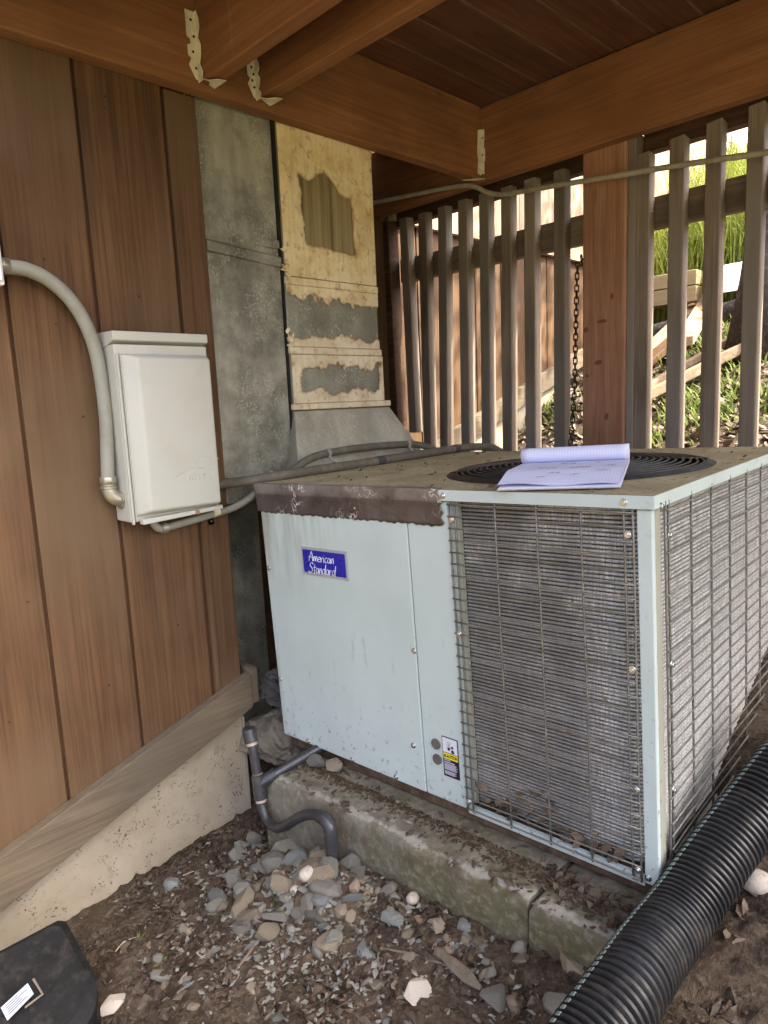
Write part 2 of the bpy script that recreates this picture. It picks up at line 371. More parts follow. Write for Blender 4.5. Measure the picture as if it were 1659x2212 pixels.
def foliage(name, c0, c1):
    m, nt, b = new_mat(name, .6, 0, .3); v = coords(nt, rand=False)
    c = ramp(nt, noise(nt, v, 9, 3), [(.3, c0), (.7, c1)]); nt.links.new(c, b.inputs['Base Color'])
    t = nt.nodes.new('ShaderNodeBsdfTranslucent'); nt.links.new(c, t.inputs['Color'])
    ms = nt.nodes.new('ShaderNodeMixShader'); ms.inputs[0].default_value = .4
    nt.links.new(b.outputs[0], ms.inputs[1]); nt.links.new(t.outputs[0], ms.inputs[2])
    nt.links.new(ms.outputs[0], nt.nodes['Material Output'].inputs[0]); return m
M['grass'] = foliage('tall_grass_green', (.14, .19, .03), (.32, .35, .07))
M['weed'] = foliage('weed_green', (.10, .15, .035), (.26, .30, .09))
M['weed_dark'] = foliage('dark_small_weed', (.025, .045, .015), (.06, .09, .03))
M['tree_leaf'] = foliage('tree_leaf_green', (.05, .10, .02), (.12, .17, .04))

# AC paint: pale blue green with grime, rust freckles near the floor
def acpaint(name, col, grime_top=True):
    m, nt, b = new_mat(name, .42, 0, .45); tc = nt.nodes.new('ShaderNodeTexCoord')
    v = tc.outputs['Object']; sep = nt.nodes.new('ShaderNodeSeparateXYZ'); nt.links.new(v, sep.inputs[0]); z = sep.outputs['Z']; x = sep.outputs['X']
    a = noise(nt, v, 4, 4); c = ramp(nt, a, [(.3, tuple(k * .93 for k in col)), (.7, tuple(k * 1.04 for k in col))])
    mp = nt.nodes.new('ShaderNodeMapping'); mp.inputs['Scale'].default_value = (1, 1, .12); nt.links.new(v, mp.inputs[0])
    st = noise(nt, mp.outputs[0], 38, 5, .65)
    # runs of grime washed down from under the tape, strongest near the top left
    topm = math_(nt, 'MULTIPLY', ramp(nt, z, [(.36, (0, 0, 0)), (.60, (1, 1, 1))]), ramp(nt, math_(nt, 'ADD', x, 1.0), [(.02, (1, 1, 1)), (.34, (0, 0, 0))]))
    g1 = math_(nt, 'MULTIPLY', ramp(nt, st, [(.38, (0, 0, 0)), (.62, (1, 1, 1))]), topm)
    mp2 = nt.nodes.new('ShaderNodeMapping'); mp2.inputs['Scale'].default_value = (1, 1, .22); nt.links.new(v, mp2.inputs[0])
    c = mix(nt, math_(nt, 'MULTIPLY', ramp(nt, noise(nt, mp2.outputs[0], 24, 4, .6), [(.63, (0, 0, 0)), (.76, (1, 1, 1))]), .7), c, (.17, .14, .10))
    c = mix(nt, math_(nt, 'MULTIPLY', ramp(nt, noise(nt, v, 3, 5, .6), [(.45, (0, 0, 0)), (.75, (1, 1, 1))]), .35), c, tuple(k * .72 for k in col))
    c = mix(nt, math_(nt, 'MULTIPLY', g1, .75), c, (.20, .19, .135))
    lowm = math_(nt, 'ADD', ramp(nt, z, [(.0, (1, 1, 1)), (.13, (.30, .30, .30)), (.30, (0, 0, 0))]), math_(nt, 'MULTIPLY', ramp(nt, math_(nt, 'ADD', x, .03), [(.0, (0, 0, 0)), (.006, (1, 1, 1))]), ramp(nt, z, [(.10, (1, 1, 1)), (.40, (.15,) * 3)])), True)
    sp = noise(nt, v, 60, 5, .7)
    g2 = math_(nt, 'MULTIPLY', ramp(nt, sp, [(.59, (0, 0, 0)), (.64, (1, 1, 1))]), lowm)
    c = mix(nt, math_(nt, 'MULTIPLY', g2, .85), c, (.13, .105, .075))
    sp2 = noise(nt, v, 21, 3, .5); c = mix(nt, math_(nt, 'MULTIPLY', ramp(nt, sp2, [(.71, (0, 0, 0)), (.76, (1, 1, 1))]), .6), c, (.20, .16, .11))
    edge = ramp(nt, math_(nt, 'ADD', x, .99), [(.0, (1, 1, 1)), (.02, (0, 0, 0))])
    c = mix(nt, math_(nt, 'MULTIPLY', math_(nt, 'MULTIPLY', edge, ramp(nt, st, [(.35, (0, 0, 0)), (.6, (1, 1, 1))])), .6), c, (.22, .19, .13))
    nt.links.new(c, b.inputs['Base Color'])
    nt.links.new(ramp(nt, a, [(.3, (.36,) * 3), (.7, (.5,) * 3)]), b.inputs['Roughness'])
    bump(nt, b, noise(nt, v, 4, 2), .3, .015); return m
M['ac'] = acpaint('ac_pale_green_paint', (.49, .575, .55))
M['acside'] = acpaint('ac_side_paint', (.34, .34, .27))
def actop():
    m, nt, b = new_mat('dusty_ac_top', .85, 0, .25); v = coords(nt, rand=False)
    a = noise(nt, v, 8, 6, .65); f = noise(nt, v, 70, 4, .6)
    c = ramp(nt, a, [(.3, (.27, .215, .11)), (.5, (.38, .32, .175)), (.72, (.48, .42, .26))])
    c = mix(nt, ramp(nt, f, [(.56, (0, 0, 0)), (.72, (1, 1, 1))]), c, (.12, .085, .05))
    nt.links.new(c, b.inputs['Base Color']); bump(nt, b, f, .4, .002); return m
M['actop'] = actop()
def coilmat():
    m, nt, b = new_mat('aluminium_spine_fin', .5, .45, .5); tc = nt.nodes.new('ShaderNodeTexCoord'); v = tc.outputs['Object']
    sep = nt.nodes.new('ShaderNodeSeparateXYZ'); nt.links.new(v, sep.inputs[0])
    def stretch(sc):
        mp = nt.nodes.new('ShaderNodeMapping'); mp.inputs['Scale'].default_value = sc; nt.links.new(v, mp.inputs[0]); return mp.outputs[0]
    tick = noise(nt, stretch((1, 1, .10)), 330, 2, .6)            # upright fin edges
    row = noise(nt, stretch((.06, .06, 1)), 170, 3, .6)           # streaks along the tubes
    a = noise(nt, v, 7, 5, .6)
    # front face felted with dust, dust-free bent fins, whitish sheen painted in, at the corner bend, along the side and in patches
    clean_sheen = math_(nt, 'ADD', ramp(nt, math_(nt, 'ADD', sep.outputs['X'], .5), [(.335, (0, 0, 0)), (.405, (.8, .8, .8)), (.44, (.35,) * 3), (.462, (.9, .9, .9))]), math_(nt, 'MULTIPLY', ramp(nt, a, [(.50, (0, 0, 0)), (.66, (1, 1, 1))]), ramp(nt, sep.outputs['Z'], [(.30, (.3,) * 3), (.62, (.85, .85, .85))])), True)
    dusty = ramp(nt, a, [(.3, (.19, .182, .165)), (.7, (.28, .27, .248))])
    bright = ramp(nt, tick, [(.34, (.30, .295, .27)), (.50, (.52, .51, .475)), (.66, (.82, .81, .77))])
    c = mix(nt, math_(nt, 'MULTIPLY', clean_sheen, .85), mix(nt, math_(nt, 'MULTIPLY', ramp(nt, tick, [(.48, (0, 0, 0)), (.62, (1, 1, 1))]), .4), dusty, (.40, .39, .36)), bright)
    nt.links.new(c, b.inputs['Base Color']); bump(nt, b, math_(nt, 'ADD', tick, row), .5, .002); return m
M['coil'] = coilmat()
def tapemat():
    m, nt, b = new_mat('brown_foil_tape', .3, .4, .5); v = coords(nt, rand=False)
    a = noise(nt, v, 14, 4, .6); f = noise(nt, v, 60, 3, .6, 1.5)
    c = ramp(nt, a, [(.3, (.085, .070, .063)), (.7, (.145, .124, .114))]); c = mix(nt, ramp(nt, f, [(.62, (0, 0, 0)), (.74, (.8, .8, .8))]), c, (.34, .31, .28))
    sz = nt.nodes.new('ShaderNodeSeparateXYZ'); nt.links.new(v, sz.inputs[0]); c = mix(nt, math_(nt, 'MULTIPLY', ramp(nt, sz.outputs['Z'], [(.646, (0, 0, 0)), (.6475, (1, 1, 1))]), ramp(nt, a, [(.35, (.2,) * 3), (.6, (.9,) * 3)])), c, (.26, .235, .215))
    ve = nt.nodes.new('ShaderNodeTexVoronoi'); ve.feature = 'DISTANCE_TO_EDGE'; ve.inputs['Scale'].default_value = 20; n3 = nt.nodes.new('ShaderNodeTexNoise'); n3.inputs['Scale'].default_value = 30; nt.links.new(v, n3.inputs['Vector']); v3 = nt.nodes.new('ShaderNodeVectorMath'); v3.operation = 'MULTIPLY_ADD'; nt.links.new(n3.outputs['Color'], v3.inputs[0]); v3.inputs[1].default_value = (.10, .10, .10); nt.links.new(v, v3.inputs[2]); nt.links.new(v3.outputs[0], ve.inputs['Vector'])
    c = mix(nt, math_(nt, 'MULTIPLY', ramp(nt, ve.outputs['Distance'], [(.0, (1, 1, 1)), (.035, (0, 0, 0))]), ramp(nt, noise(nt, v, 9, 3), [(.5, (0, 0, 0)), (.6, (1, 1, 1))])), c, (.85, .83, .80))  # white crease lines paint foil glints into the colour
    nt.links.new(c, b.inputs['Base Color']); nt.links.new(ramp(nt, a, [(.3, (.24,) * 3), (.7, (.5,) * 3)]), b.inputs['Roughness'])
    vo = nt.nodes.new('ShaderNodeTexVoronoi'); vo.feature = 'F1'; vo.inputs['Scale'].default_value = 22
    nn = nt.nodes.new('ShaderNodeTexNoise'); nn.inputs['Scale'].default_value = 18; nt.links.new(v, nn.inputs['Vector'])
    va = nt.nodes.new('ShaderNodeVectorMath'); va.operation = 'MULTIPLY_ADD'; nt.links.new(nn.outputs['Color'], va.inputs[0]); va.inputs[1].default_value = (.09, .09, .09); nt.links.new(v, va.inputs[2]); nt.links.new(va.outputs[0], vo.inputs['Vector'])
    bump(nt, b, math_(nt, 'ADD', math_(nt, 'MULTIPLY', f, .5), vo.outputs['Distance']), .30, .005); return m
M['tape'] = tapemat()
def galv(name, base, dark, flo=.22):
    m, nt, b = new_mat(name, .5, flo, .5); v = coords(nt, rand=False)
    a = noise(nt, v, 5.5, 6, .68); s = noise(nt, v, 150, 3, .65); s2 = noise(nt, v, 9, 4, .6)
    mp = nt.nodes.new('ShaderNodeMapping'); mp.inputs['Scale'].default_value = (1, 1, .15); nt.links.new(v, mp.inputs[0])
    st = noise(nt, mp.outputs[0], 14, 4, .6)
    c = ramp(nt, a, [(.36, dark), (.62, base)]); c = mix(nt, ramp(nt, st, [(.45, (0, 0, 0)), (.75, (.6, .6, .6))]), c, tuple(k * .6 for k in dark))
    sm = math_(nt, 'MULTIPLY', ramp(nt, s, [(.52, (0, 0, 0)), (.66, (1, 1, 1))]), ramp(nt, s2, [(.44, (0, 0, 0)), (.6, (1, 1, 1))]))
    c = mix(nt, math_(nt, 'MULTIPLY', sm, .6), c, (.56, .55, .45)); nt.links.new(c, b.inputs['Base Color'])
    nt.links.new(ramp(nt, a, [(.3, (.4,) * 3), (.7, (.62,) * 3)]), b.inputs['Roughness']); bump(nt, b, s2, .12, .004); return m, nt, b, c, v
M['duct'] = galv('grey_galvanised_duct', (.37, .36, .29), (.12, .118, .092))[0]
M['hood'] = galv('pale_galvanised_hood', (.42, .40, .31), (.29, .27, .20))[0]
# ------------------------------------------------------------------ text
def text_mesh(s, size, shear=0.0, depth=.0006, bold=0.0):
    cu = bpy.data.curves.new('lettering', 'FONT'); cu.body = s; cu.size = size; cu.shear = shear; cu.extrude = depth; cu.offset = bold
    cu.align_x = 'CENTER'; cu.align_y = 'CENTER'; cu.resolution_u = 3
    o = bpy.data.objects.new('lettering', cu); C.objects.link(o)
    me = bpy.data.meshes.new_from_object(o.evaluated_get(bpy.context.evaluated_depsgraph_get()))
    bpy.data.objects.remove(o); v = [tuple(p.co) for p in me.vertices]; f = [tuple(p.vertices) for p in me.polygons]
    return v, f

# ================================================================== GROUND
def axis_lines(a, segs):
    out = [a]
    for end, st in segs:
        n = max(1, round((end - out[-1]) / st)); s = (end - out[-1]) / n
        b0 = out[-1]; out += [b0 + s * (i + 1) for i in range(n)]
    return np.array(out)
gx = axis_lines(-60, [(-10, 10), (-2, 1), (-.15, .12), (1.6, .0115), (2.6, .06), (10, .8), (60, 10)])
gy = axis_lines(-60, [(-10, 10), (-2, .8), (-1.0, .1), (.35, .0115), (5.5, .06), (10, .5), (60, 10)])
GX, GY = np.meshgrid(gx, gy)
GZ = terrain(GX, GY)
near = (GX > -.15) & (GX < 1.6) & (GY > -1.0) & (GY < .35)
lump = .030 * fbm(GX * 24, GY * 24, 4) + .022 * np.maximum(0, fbm(GX * 60 + 5, GY * 60, 3)) * 2
GZ = GZ + np.where(near, lump, 0)
# soil drawn up against the pad and the drain
nx, ny = len(gx), len(gy)
verts = np.stack([GX.ravel(), GY.ravel(), GZ.ravel()], 1).tolist()
faces = [(j * nx + i, j * nx + i + 1, (j + 1) * nx + i + 1, (j + 1) * nx + i) for j in range(ny - 1) for i in range(nx - 1)]
mb = MB(); mb.add(verts, faces)
g = link('ground', mb.mesh('ground', M['soil'], smooth='all')); g['kind'] = 'structure'

# ================================================================== HOUSE (near siding wall + the wall that carries on beyond the fence)
house = thing('house', 'brown board-sided house wall on a pitted pale concrete foundation', 'house', (0, -.3, -.4))
grooves = [-1.54, -1.34, -1.14, -.94, -.739, -.537, -.349, -.141]
trim_top = lambda y: .104 + .317 * (max(y, -1.3) + .032)
trim_bot = lambda y: .003 + .348 * (max(y, -1.3) + .046)
edges = [-3.2, -2.6, -2.0] + grooves
for i in range(len(edges) - 1):
    a, b_ = edges[i] + .0040, edges[i + 1] - .0040
    zt = 1.83
    m_ = MB(); m_.hexa([(-.022, a, trim_top(a) - .03), (0, a, trim_top(a) - .03), (0, b_, trim_top(b_) - .03), (-.022, b_, trim_top(b_) - .03),
                        (-.022, a, zt), (0, a, zt), (0, b_, zt), (-.022, b_, zt)])
    part('siding_plank', m_, M['siding'], house, bevel=.0015, seg=1)
m_ = MB(); a, b_ = -.1365, -.055
m_.hexa([(-.022, a, trim_top(a) - .03), (.004, a, trim_top(a) - .03), (.004, b_, trim_top(b_) - .03), (-.022, b_, trim_top(b_) - .03), (-.022, a, 1.586), (.004, a, 1.586), (.004, b_, 1.586), (-.022, b_, 1.586)])
part('corner_board', m_, M['siding'], house, bevel=.002)
m_ = MB(); m_.box(.0045, .0085, -.135, -.123, .085, .60); part('batten', m_, M['siding'], house, bevel=.001, label='thin pale batten strip below the grey box')
for px in ((227, 208), (226, 233), (96, 560), (120, 700), (385, 500), (300, 640), (398, 205), (404, 207), (180, 900), (60, 1300), (235, 1480), (385, 1350), (20, 1560)):
    q = onX(px, .001); m_ = MB(); m_.prism([(.0003, q.y + .0028 * math.cos(k * .785), q.z + .0028 * math.sin(k * .785)) for k in range(8)], (.0012, 0, 0)); part('nail', m_, M['chain'] if px[0] < 390 else M['steel'], house)
m_ = MB(); m_.prism([(-.05, -3.2, -.5), (-.05, -.06, trim_top(-.06) - .05), (-.05, -.06, 1.82), (-.05, -3.2, 1.82)], (.042, 0, 0)) if False else m_.box(-.05, -.0085, -3.2, -.06, .10, 1.82).prism([(-.05, -3.2, trim_top(-3) - .03), (-.05, -1.3, trim_top(-1.3) - .03), (-.05, -.06, .0655), (-.05, -.06, .0995), (-.05, -3.2, .0995)], (.0415, 0, 0)); part('sheathing', m_, M['groovewood'], house)
# return of the corner (in shade behind the ducts) and recessed wall
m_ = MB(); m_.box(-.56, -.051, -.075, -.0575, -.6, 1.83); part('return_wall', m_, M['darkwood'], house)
# skirt board
m_ = MB(); poly = []
ys = [-3.2, -1.3, -.040]
top = [(.0015, y, trim_top(y)) for y in ys]; bot = [(.0015, y, trim_bot(y)) for y in ys]
m_.prism(top + bot[::-1], (.030, 0, 0)); part('skirt_board', m_, M['trim'], house, bevel=.002)
m_ = MB(); m_.box(-.28, .028, -.038, -.016, .012, .115); part('skirt_board', m_, M['trim'], house, bevel=.002, label='end-on skirt board around the house corner')
m_ = MB(); m_.grid(lambda u, v: (-.006 + .004 * float(fbm(np.array(u * 30), np.array(v * 12), 3)), -3.2 + u * (3.2 - .058), -1.1 + v * (1.1 + trim_bot(-3.2 + u * 3.142) + .03)), 120, 30)
part('foundation', m_, M['foundation'], house, smooth='all')
m_ = MB(); m_.prism([(-.3, -3.2, -1.1), (-.3, -.06, -1.1), (-.3, -.06, 0), (-.3, -1.3, trim_bot(-1.3)), (-.3, -3.2, trim_bot(-3))], (.288, 0, 0)); part('foundation', m_, M['foundation'], house)
m_ = MB(); m_.box(-.011, -.003, -.0575, -.051, -.33, .0); part('flashing', m_, M['hood'], house)
# wall beyond the fence, plane x = -.5
XF = -.5
ft = lambda y: .701 + .336 * (y - 1.508)
fe = [-.055, .4, .82, 1.13, 1.29, 1.50, 1.70, 1.91, 2.12, 2.33, 2.54, 2.75, 3.2, 3.8, 4.6]
for i in range(len(fe) - 1):
    a, b_ = fe[i] + .004, fe[i + 1] - .004
    m_ = MB(); m_.hexa([(XF - .02, a, ft(a) - .04), (XF, a, ft(a) - .04), (XF, b_, ft(b_) - .04), (XF - .02, b_, ft(b_) - .04), (XF - .02, a, 1.585), (XF, a, 1.585), (XF, b_, 1.585), (XF - .02, b_, 1.585)])
    part('siding_plank', m_, M['farsiding'], house, bevel=.001, seg=1)
m_ = MB(); m_.box(XF - .04, XF - .021, -.055, 4.6, -.6, 1.9); part('sheathing', m_, M['darkwood'], house)
yy = 1.12
while yy < 4.75:
    m_ = MB(); m_.box(XF + .002, XF + .030, yy, yy + .303, 1.570, 3.1); part('upper_panel', m_, M['farupper'], house, bevel=.001, seg=1); yy += .306
m_ = MB(); m_.prism([(XF + .001, 1.05, ft(1.05)), (XF + .001, 4.6, ft(4.6)), (XF + .001, 4.6, ft(4.6) - .10), (XF + .001, 1.05, ft(1.05) - .10)], (.028, 0, 0)); part('skirt_board', m_, M['trim'], house, bevel=.002)
m_ = MB(); m_.prism([(XF - .01, .9, ft(.9) - .06), (XF - .01, 4.6, ft(4.6) - .06), (XF - .01, 4.6, .5), (XF - .01, .9, -.5)], (.004, 0, 0)); part('foundation', m_, M['foundation'], house)

# ================================================================== DECK
deck = thing('deck', 'low red-brown timber deck overhead with joists on metal hangers', 'deck', (.5, .5, 1.58))
YB = 1.042
m_ = MB(); m_.box(.003, .045, -2.6, YB - .001, 1.588, 1.825); part('ledger_beam', m_, M['deck_y'], deck, bevel=.003)
m_ = MB(); m_.box(-.5, 3.3, YB, YB + .040, 1.578, 1.820); part('rim_beam', m_, M['deck_x'], deck, bevel=.003)
for y, zb in ((-.063, 1.604), (.102, 1.610), (-.65, 1.604)):
    m_ = MB(); m_.box(.047, 3.3, y, y + .040, zb, 1.822); part('joist', m_, M['deck_x'], deck, bevel=.004)
x = -.49; bw = .128
while x < 3.3:
    m_ = MB(); m_.box(x, x + bw - .007, -.66 if x > -.1 else -.05, 1.16, 1.826 + random.uniform(0, .002), 1.858); part('deck_board', m_, M['deckboard'], deck, bevel=.003, seg=1)
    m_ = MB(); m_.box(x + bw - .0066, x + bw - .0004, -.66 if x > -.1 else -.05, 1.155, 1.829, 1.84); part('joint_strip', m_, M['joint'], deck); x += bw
def hanger(y0, z0, z1, xf=.0465, w=.040):
    t = .0016; mbh = MB()
    # face flange on the ledger with notched outline, bent seat flange and curled stirrup tab
    out = [(y0 - .024, z1), (y0, z1), (y0, z0 + .004), (y0 - .008, z0 + .006), (y0 - .024, z0 + .035), (y0 - .016, z0 + .050), (y0 - .024, z0 + .056), (y0 - .024, z0 + .078), (y0 - .015, z0 + .082), (y0 - .015, z0 + .092), (y0 - .024, z0 + .097)]
    mbh.prism([(xf, a, b) for a, b in out], (t, 0, 0))
    # flange along the joist side, narrow and wavy
    zz_ = np.linspace(z0, z1, 9); poly = [(xf, y0 - .0002, z) for z in zz_] + [(xf + .018 + .006 * math.sin(i * 2.2), y0 - .0002, z) for i, z in reversed(list(enumerate(zz_)))]
    mbh.prism(poly, (0, -t, 0))
    # stirrup under the joist, curling forward
    def seat(u, v):
        a = v * 1.2; return (xf + .002 + .040 * v + (.0 if u < .5 else .014 * v), y0 - .006 + (w + .006) * u, z0 - .003 + .016 * (1 - v) * (1 - u) - .006 * math.sin(a) * (1 - u))
    mbh.grid(seat, 4, 5)
    o = part('joist_hanger', mbh, M['galv_hanger'], deck)
    md = o.modifiers.new('thick', 'SOLIDIFY'); md.thickness = .0012
    for k in range(4):
        zc = z0 + .03 + k * (z1 - z0 - .05) / 3
        mh = MB(); cx = y0 - .006 - .005 * (k % 2)
        mh.prism([(xf + t + .0004, cx + .0032 * math.cos(q * math.pi / 4), zc + .0032 * math.sin(q * math.pi / 4)) for q in range(8)], (.0006, 0, 0)); c_ = part('nail_hole', mh, M['dark_hole'], o)
hanger(-.066, 1.602, 1.756); hanger(.099, 1.604, 1.70)
# corner hanger on the rim beam
mbh = MB()
mbh.prism([(.047, YB - .0015, 1.605), (.060, YB - .0015, 1.602), (.060, YB - .0015, 1.640), (.064, YB - .0015, 1.647), (.064, YB - .0015, 1.68), (.060, YB - .0015, 1.69), (.063, YB - .0015, 1.745), (.047, YB - .0015, 1.750)], (0, -.0016, 0))
mbh.prism([(.0465, YB - .004, 1.600), (.0465, YB - .026, 1.603), (.0465, YB - .019, 1.65), (.0465, YB - .024, 1.67), (.0465, YB - .018, 1.745), (.0465, YB - .004, 1.750)], (.0016, 0, 0))
mbh.prism([(.001, YB - .055, 1.5862), (.046, YB - .030, 1.5862), (.062, YB - .004, 1.5862), (.03, YB - .012, 1.5862)], (0, 0, -.0016))
o = part('joist_hanger', mbh, M['galv_hanger'], deck)
for zc in (1.72, 1.665):
    mh = MB(); mh.prism([(.054 + .003 * math.cos(q * math.pi / 4), YB - .0034, zc + .003 * math.sin(q * math.pi / 4)) for q in range(8)], (0, -.0006, 0)); part('nail_hole', mh, M['dark_hole'], o)
# posts
m_ = MB(); m_.hexa([(.412, 1.050, .3), (.568, 1.050, .3), (.568, 1.09, .3), (.412, 1.09, .3), (.410, 1.044, 1.577), (.552, 1.044, 1.577), (.552, 1.084, 1.577), (.410, 1.084, 1.577)])
m_ = MB(); m_.box(.411, .5595, 1.0835, 1.180, .30, 1.90); part('post', m_, M['post'], deck, bevel=.008)
for px, ry, rz_ in (((1266, 712), .010, .008), (1312, 688), ) if False else (((1266, 712), .009, .010), ((1300, 694), .016, .007), ((1292, 783), .013, .008), ((1268, 812), .008, .006), ((1322, 640), .006, .011), ((1310, 900), .007, .012)):
    q = onY(px, 1.083); m_ = MB(); m_.prism([(q.x + ry * math.cos(k * math.pi / 8) * (1 + .1 * math.sin(k * .9)), 1.0834, q.z + rz_ * math.sin(k * math.pi / 8) * (1 + .1 * math.cos(k * .7))) for k in range(16)], (0, -.0003, 0)); part('knot', m_, M['knot'], deck)
m_ = MB(); m_.box(2.6, 2.75, 1.0835, 1.20, .30, 1.82); part('post', m_, M['post'], deck, bevel=.008)
m_ = MB(); m_.box(2.6, 2.75, -.60, -.46, -.3, 1.82); part('post', m_, M['post'], deck, bevel=.008)

# ================================================================== FENCE
fence = thing('slat_fence', 'weathered grey fence of upright square slats under the deck', 'fence', (.2, 1.1, .4))
YS = 1.10; SW = .0425
xs_top = [-.417 + .0, -.314, -.211, -.112, -.014, .083, .180, .296]
xs_bot = [-.405, -.326, -.239, -.127, -.026, .071, .174, .292]
for xt, xb in zip(xs_top, xs_bot):
    w = SW + random.uniform(-.001, .001); zt = 1.562 + random.uniform(-.004, .004)
    zb = .70 if xb == -.405 else .54
    m_ = MB(); m_.hexa([(xb, YS, zb), (xb + w, YS, zb), (xb + w, YS + .042, zb), (xb, YS + .042, zb), (xt, YS, zt), (xt + w, YS, zt), (xt + w, YS + .042, zt + .004), (xt, YS + .042, zt - .003)])
    part('slat', m_, M['fence'], fence, bevel=.0025, seg=1)
m_ = MB(); m_.hexa([(-.52, YS - .01, .45), (-.455, YS - .01, .45), (-.455, YS + .05, .45), (-.52, YS + .05, .45), (-.535, YS - .01, 1.565), (-.472, YS - .01, 1.565), (-.472, YS + .05, 1.565), (-.535, YS + .05, 1.565)])
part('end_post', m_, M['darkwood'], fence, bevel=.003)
for xt, xb, zt in ((.5845, .5845, 1.535), (.6865, .6880, 1.552), (.790, .7915, 1.565), (.8995, .9010, 1.575), (1.01, 1.01, 1.565), (1.115, 1.115, 1.565), (1.22, 1.22, 1.565), (1.325, 1.325, 1.565), (1.43, 1.43, 1.565), (1.535, 1.535, 1.565), (1.64, 1.64, 1.565)):
    w = SW + random.uniform(-.001, .002)
    m_ = MB(); m_.hexa([(xb, YS, .50), (xb + w, YS, .50), (xb + w, YS + .042, .50), (xb, YS + .042, .50), (xt - .004, YS, zt), (xt + w - .004, YS, zt + .004), (xt + w - .004, YS + .042, zt), (xt - .004, YS + .042, zt + .003)])
    part('slat', m_, M['fence'], fence, bevel=.0025, seg=1)
m_ = MB(); m_.box(.5605, .5835, 1.094, 1.18, .45, 1.60); part('side_stud', m_, M['fence'], fence, bevel=.002, label='rough grey stud beside the red post')
for a, b_ in ((-.46, .41), (.584, 2.0)):
    m_ = MB(); m_.box(a, b_, YS + .043, YS + .080, 1.322, 1.415); part('rail', m_, M['fence_x'], fence, bevel=.003)
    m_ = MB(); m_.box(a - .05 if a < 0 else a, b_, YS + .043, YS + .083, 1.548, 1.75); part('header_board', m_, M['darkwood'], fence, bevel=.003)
    m_ = MB(); m_.box(a, b_, YS + .043, YS + .080, .50, .585); part('rail', m_, M['fence_x'], fence, bevel=.003)

# chain beside the post
chain = thing('rusty_chain', 'dark rusty link chain hanging beside the red post', 'chain', (.395, 1.072, .6))
def link_mesh():
    pts = []
    for k in range(16):
        a = 2 * math.pi * k / 16; cx, cz = math.cos(a), math.sin(a)
        pts.append((.0065 * cx, 0, .0065 * cz + (.0065 if cz > 0 else -.0065 if cz < -0 else 0)))
    mm = MB(); n = 6; P = [Vector(p) for p in pts]; m0 = len(P); vs = []
    for i in range(m0):
        t = (P[(i + 1) % m0] - P[i - 1]).normalized(); b0 = Vector((0, 1, 0)); n0 = t.cross(b0)
        for k in range(n):
            a = 2 * math.pi * k / n; vs.append(P[i] + (n0 * math.cos(a) + b0 * math.sin(a)) * .0023)
    mm.add(vs, [(i * n + k, i * n + (k + 1) % n, ((i + 1) % m0) * n + (k + 1) % n, ((i + 1) % m0) * n + k) for i in range(m0) for k in range(n)])
    return mm.mesh('chain_link', M['chain'], smooth='all')
lm = link_mesh()
cp = smoothpath([onY(p, 1.092) for p in ((1262, 545), (1252, 568), (1247, 590), (1243.5, 732), (1241, 839), (1236, 920), (1231, 975), (1229, 1020))], 10)
acc = 0; k = 0; last = cp[0]
for i in range(1, len(cp)):
    seg = cp[i] - cp[i - 1]; L_ = seg.length; t = .0
    while acc + (L_ - t) >= .0195:
        t += .0195 - acc; acc = 0; p = cp[i - 1] + seg * (t / L_)
        o = link('chain_link', lm, chain); o.location = p - WM[chain.name].translation
        o.rotation_euler = (0, -math.atan2(seg.x, -seg.z) * 1.0, (.75 if k % 2 else .75 + math.pi / 2) + random.uniform(-.2, .2)); k += 1
    acc += L_ - t

# ================================================================== DUCTS
dl = thing('sheet_metal_duct', 'dull grey galvanised duct rising between house corner and cream-stained duct', 'duct', (-.1, .06, -.1))
m_ = MB(); m_.box(-.30, -.008, -.048, .181, .575, 1.228); part('lower_section', m_, M['duct'], dl, bevel=.003)
m_ = MB(); m_.box(-.30, -.012, -.048, .181, 1.229, 1.82); part('upper_section', m_, M['duct'], dl, bevel=.003)
m_ = MB(); m_.hexa([(-.009, -.05, 1.229), (-.001, -.05, 1.232), (-.001, .183, 1.212), (-.009, .183, 1.209), (-.009, -.05, 1.262), (-.001, -.05, 1.257), (-.001, .183, 1.237), (-.009, .183, 1.242)]); part('seam_band', m_, M['duct'], dl, bevel=.003)
m_ = MB(); m_.box(-.0115, -.007, .130, .186, 1.262, 1.284); part('strap', m_, M['duct'], dl, bevel=.001)
m_ = MB(); m_.box(-.42, -.20, -.040, .178, -.2, .574); part('elbow_box', m_, M['duct'], dl, bevel=.003)
m_ = MB(); m_.box(-.199, -.190, .06, .085, .0, .50); part('stiffener', m_, M['duct'], dl, bevel=.001)
def bareduct():
    m, nt, b, g, v = galv('bare_galvanised_duct', (.28, .275, .215), (.17, .165, .125), .1)
    b.inputs['Roughness'].default_value = .7
    sep = nt.nodes.new('ShaderNodeSeparateXYZ'); nt.links.new(v, sep.inputs[0])
    mp = nt.nodes.new('ShaderNodeMapping'); mp.inputs['Scale'].default_value = (1, 1, .03); nt.links.new(v, mp.inputs[0])
    st = ramp(nt, noise(nt, mp.outputs[0], 55, 4, .6), [(.35, (.13, .095, .04)), (.5, (.27, .21, .10)), (.65, (.34, .275, .145))])
    up = ramp(nt, math_(nt, 'SUBTRACT', sep.outputs['Z'], .7), [(.50, (0, 0, 0)), (.53, (1, 1, 1))])
    nt.links.new(mix(nt, up, g, st), b.inputs['Base Color']); return m
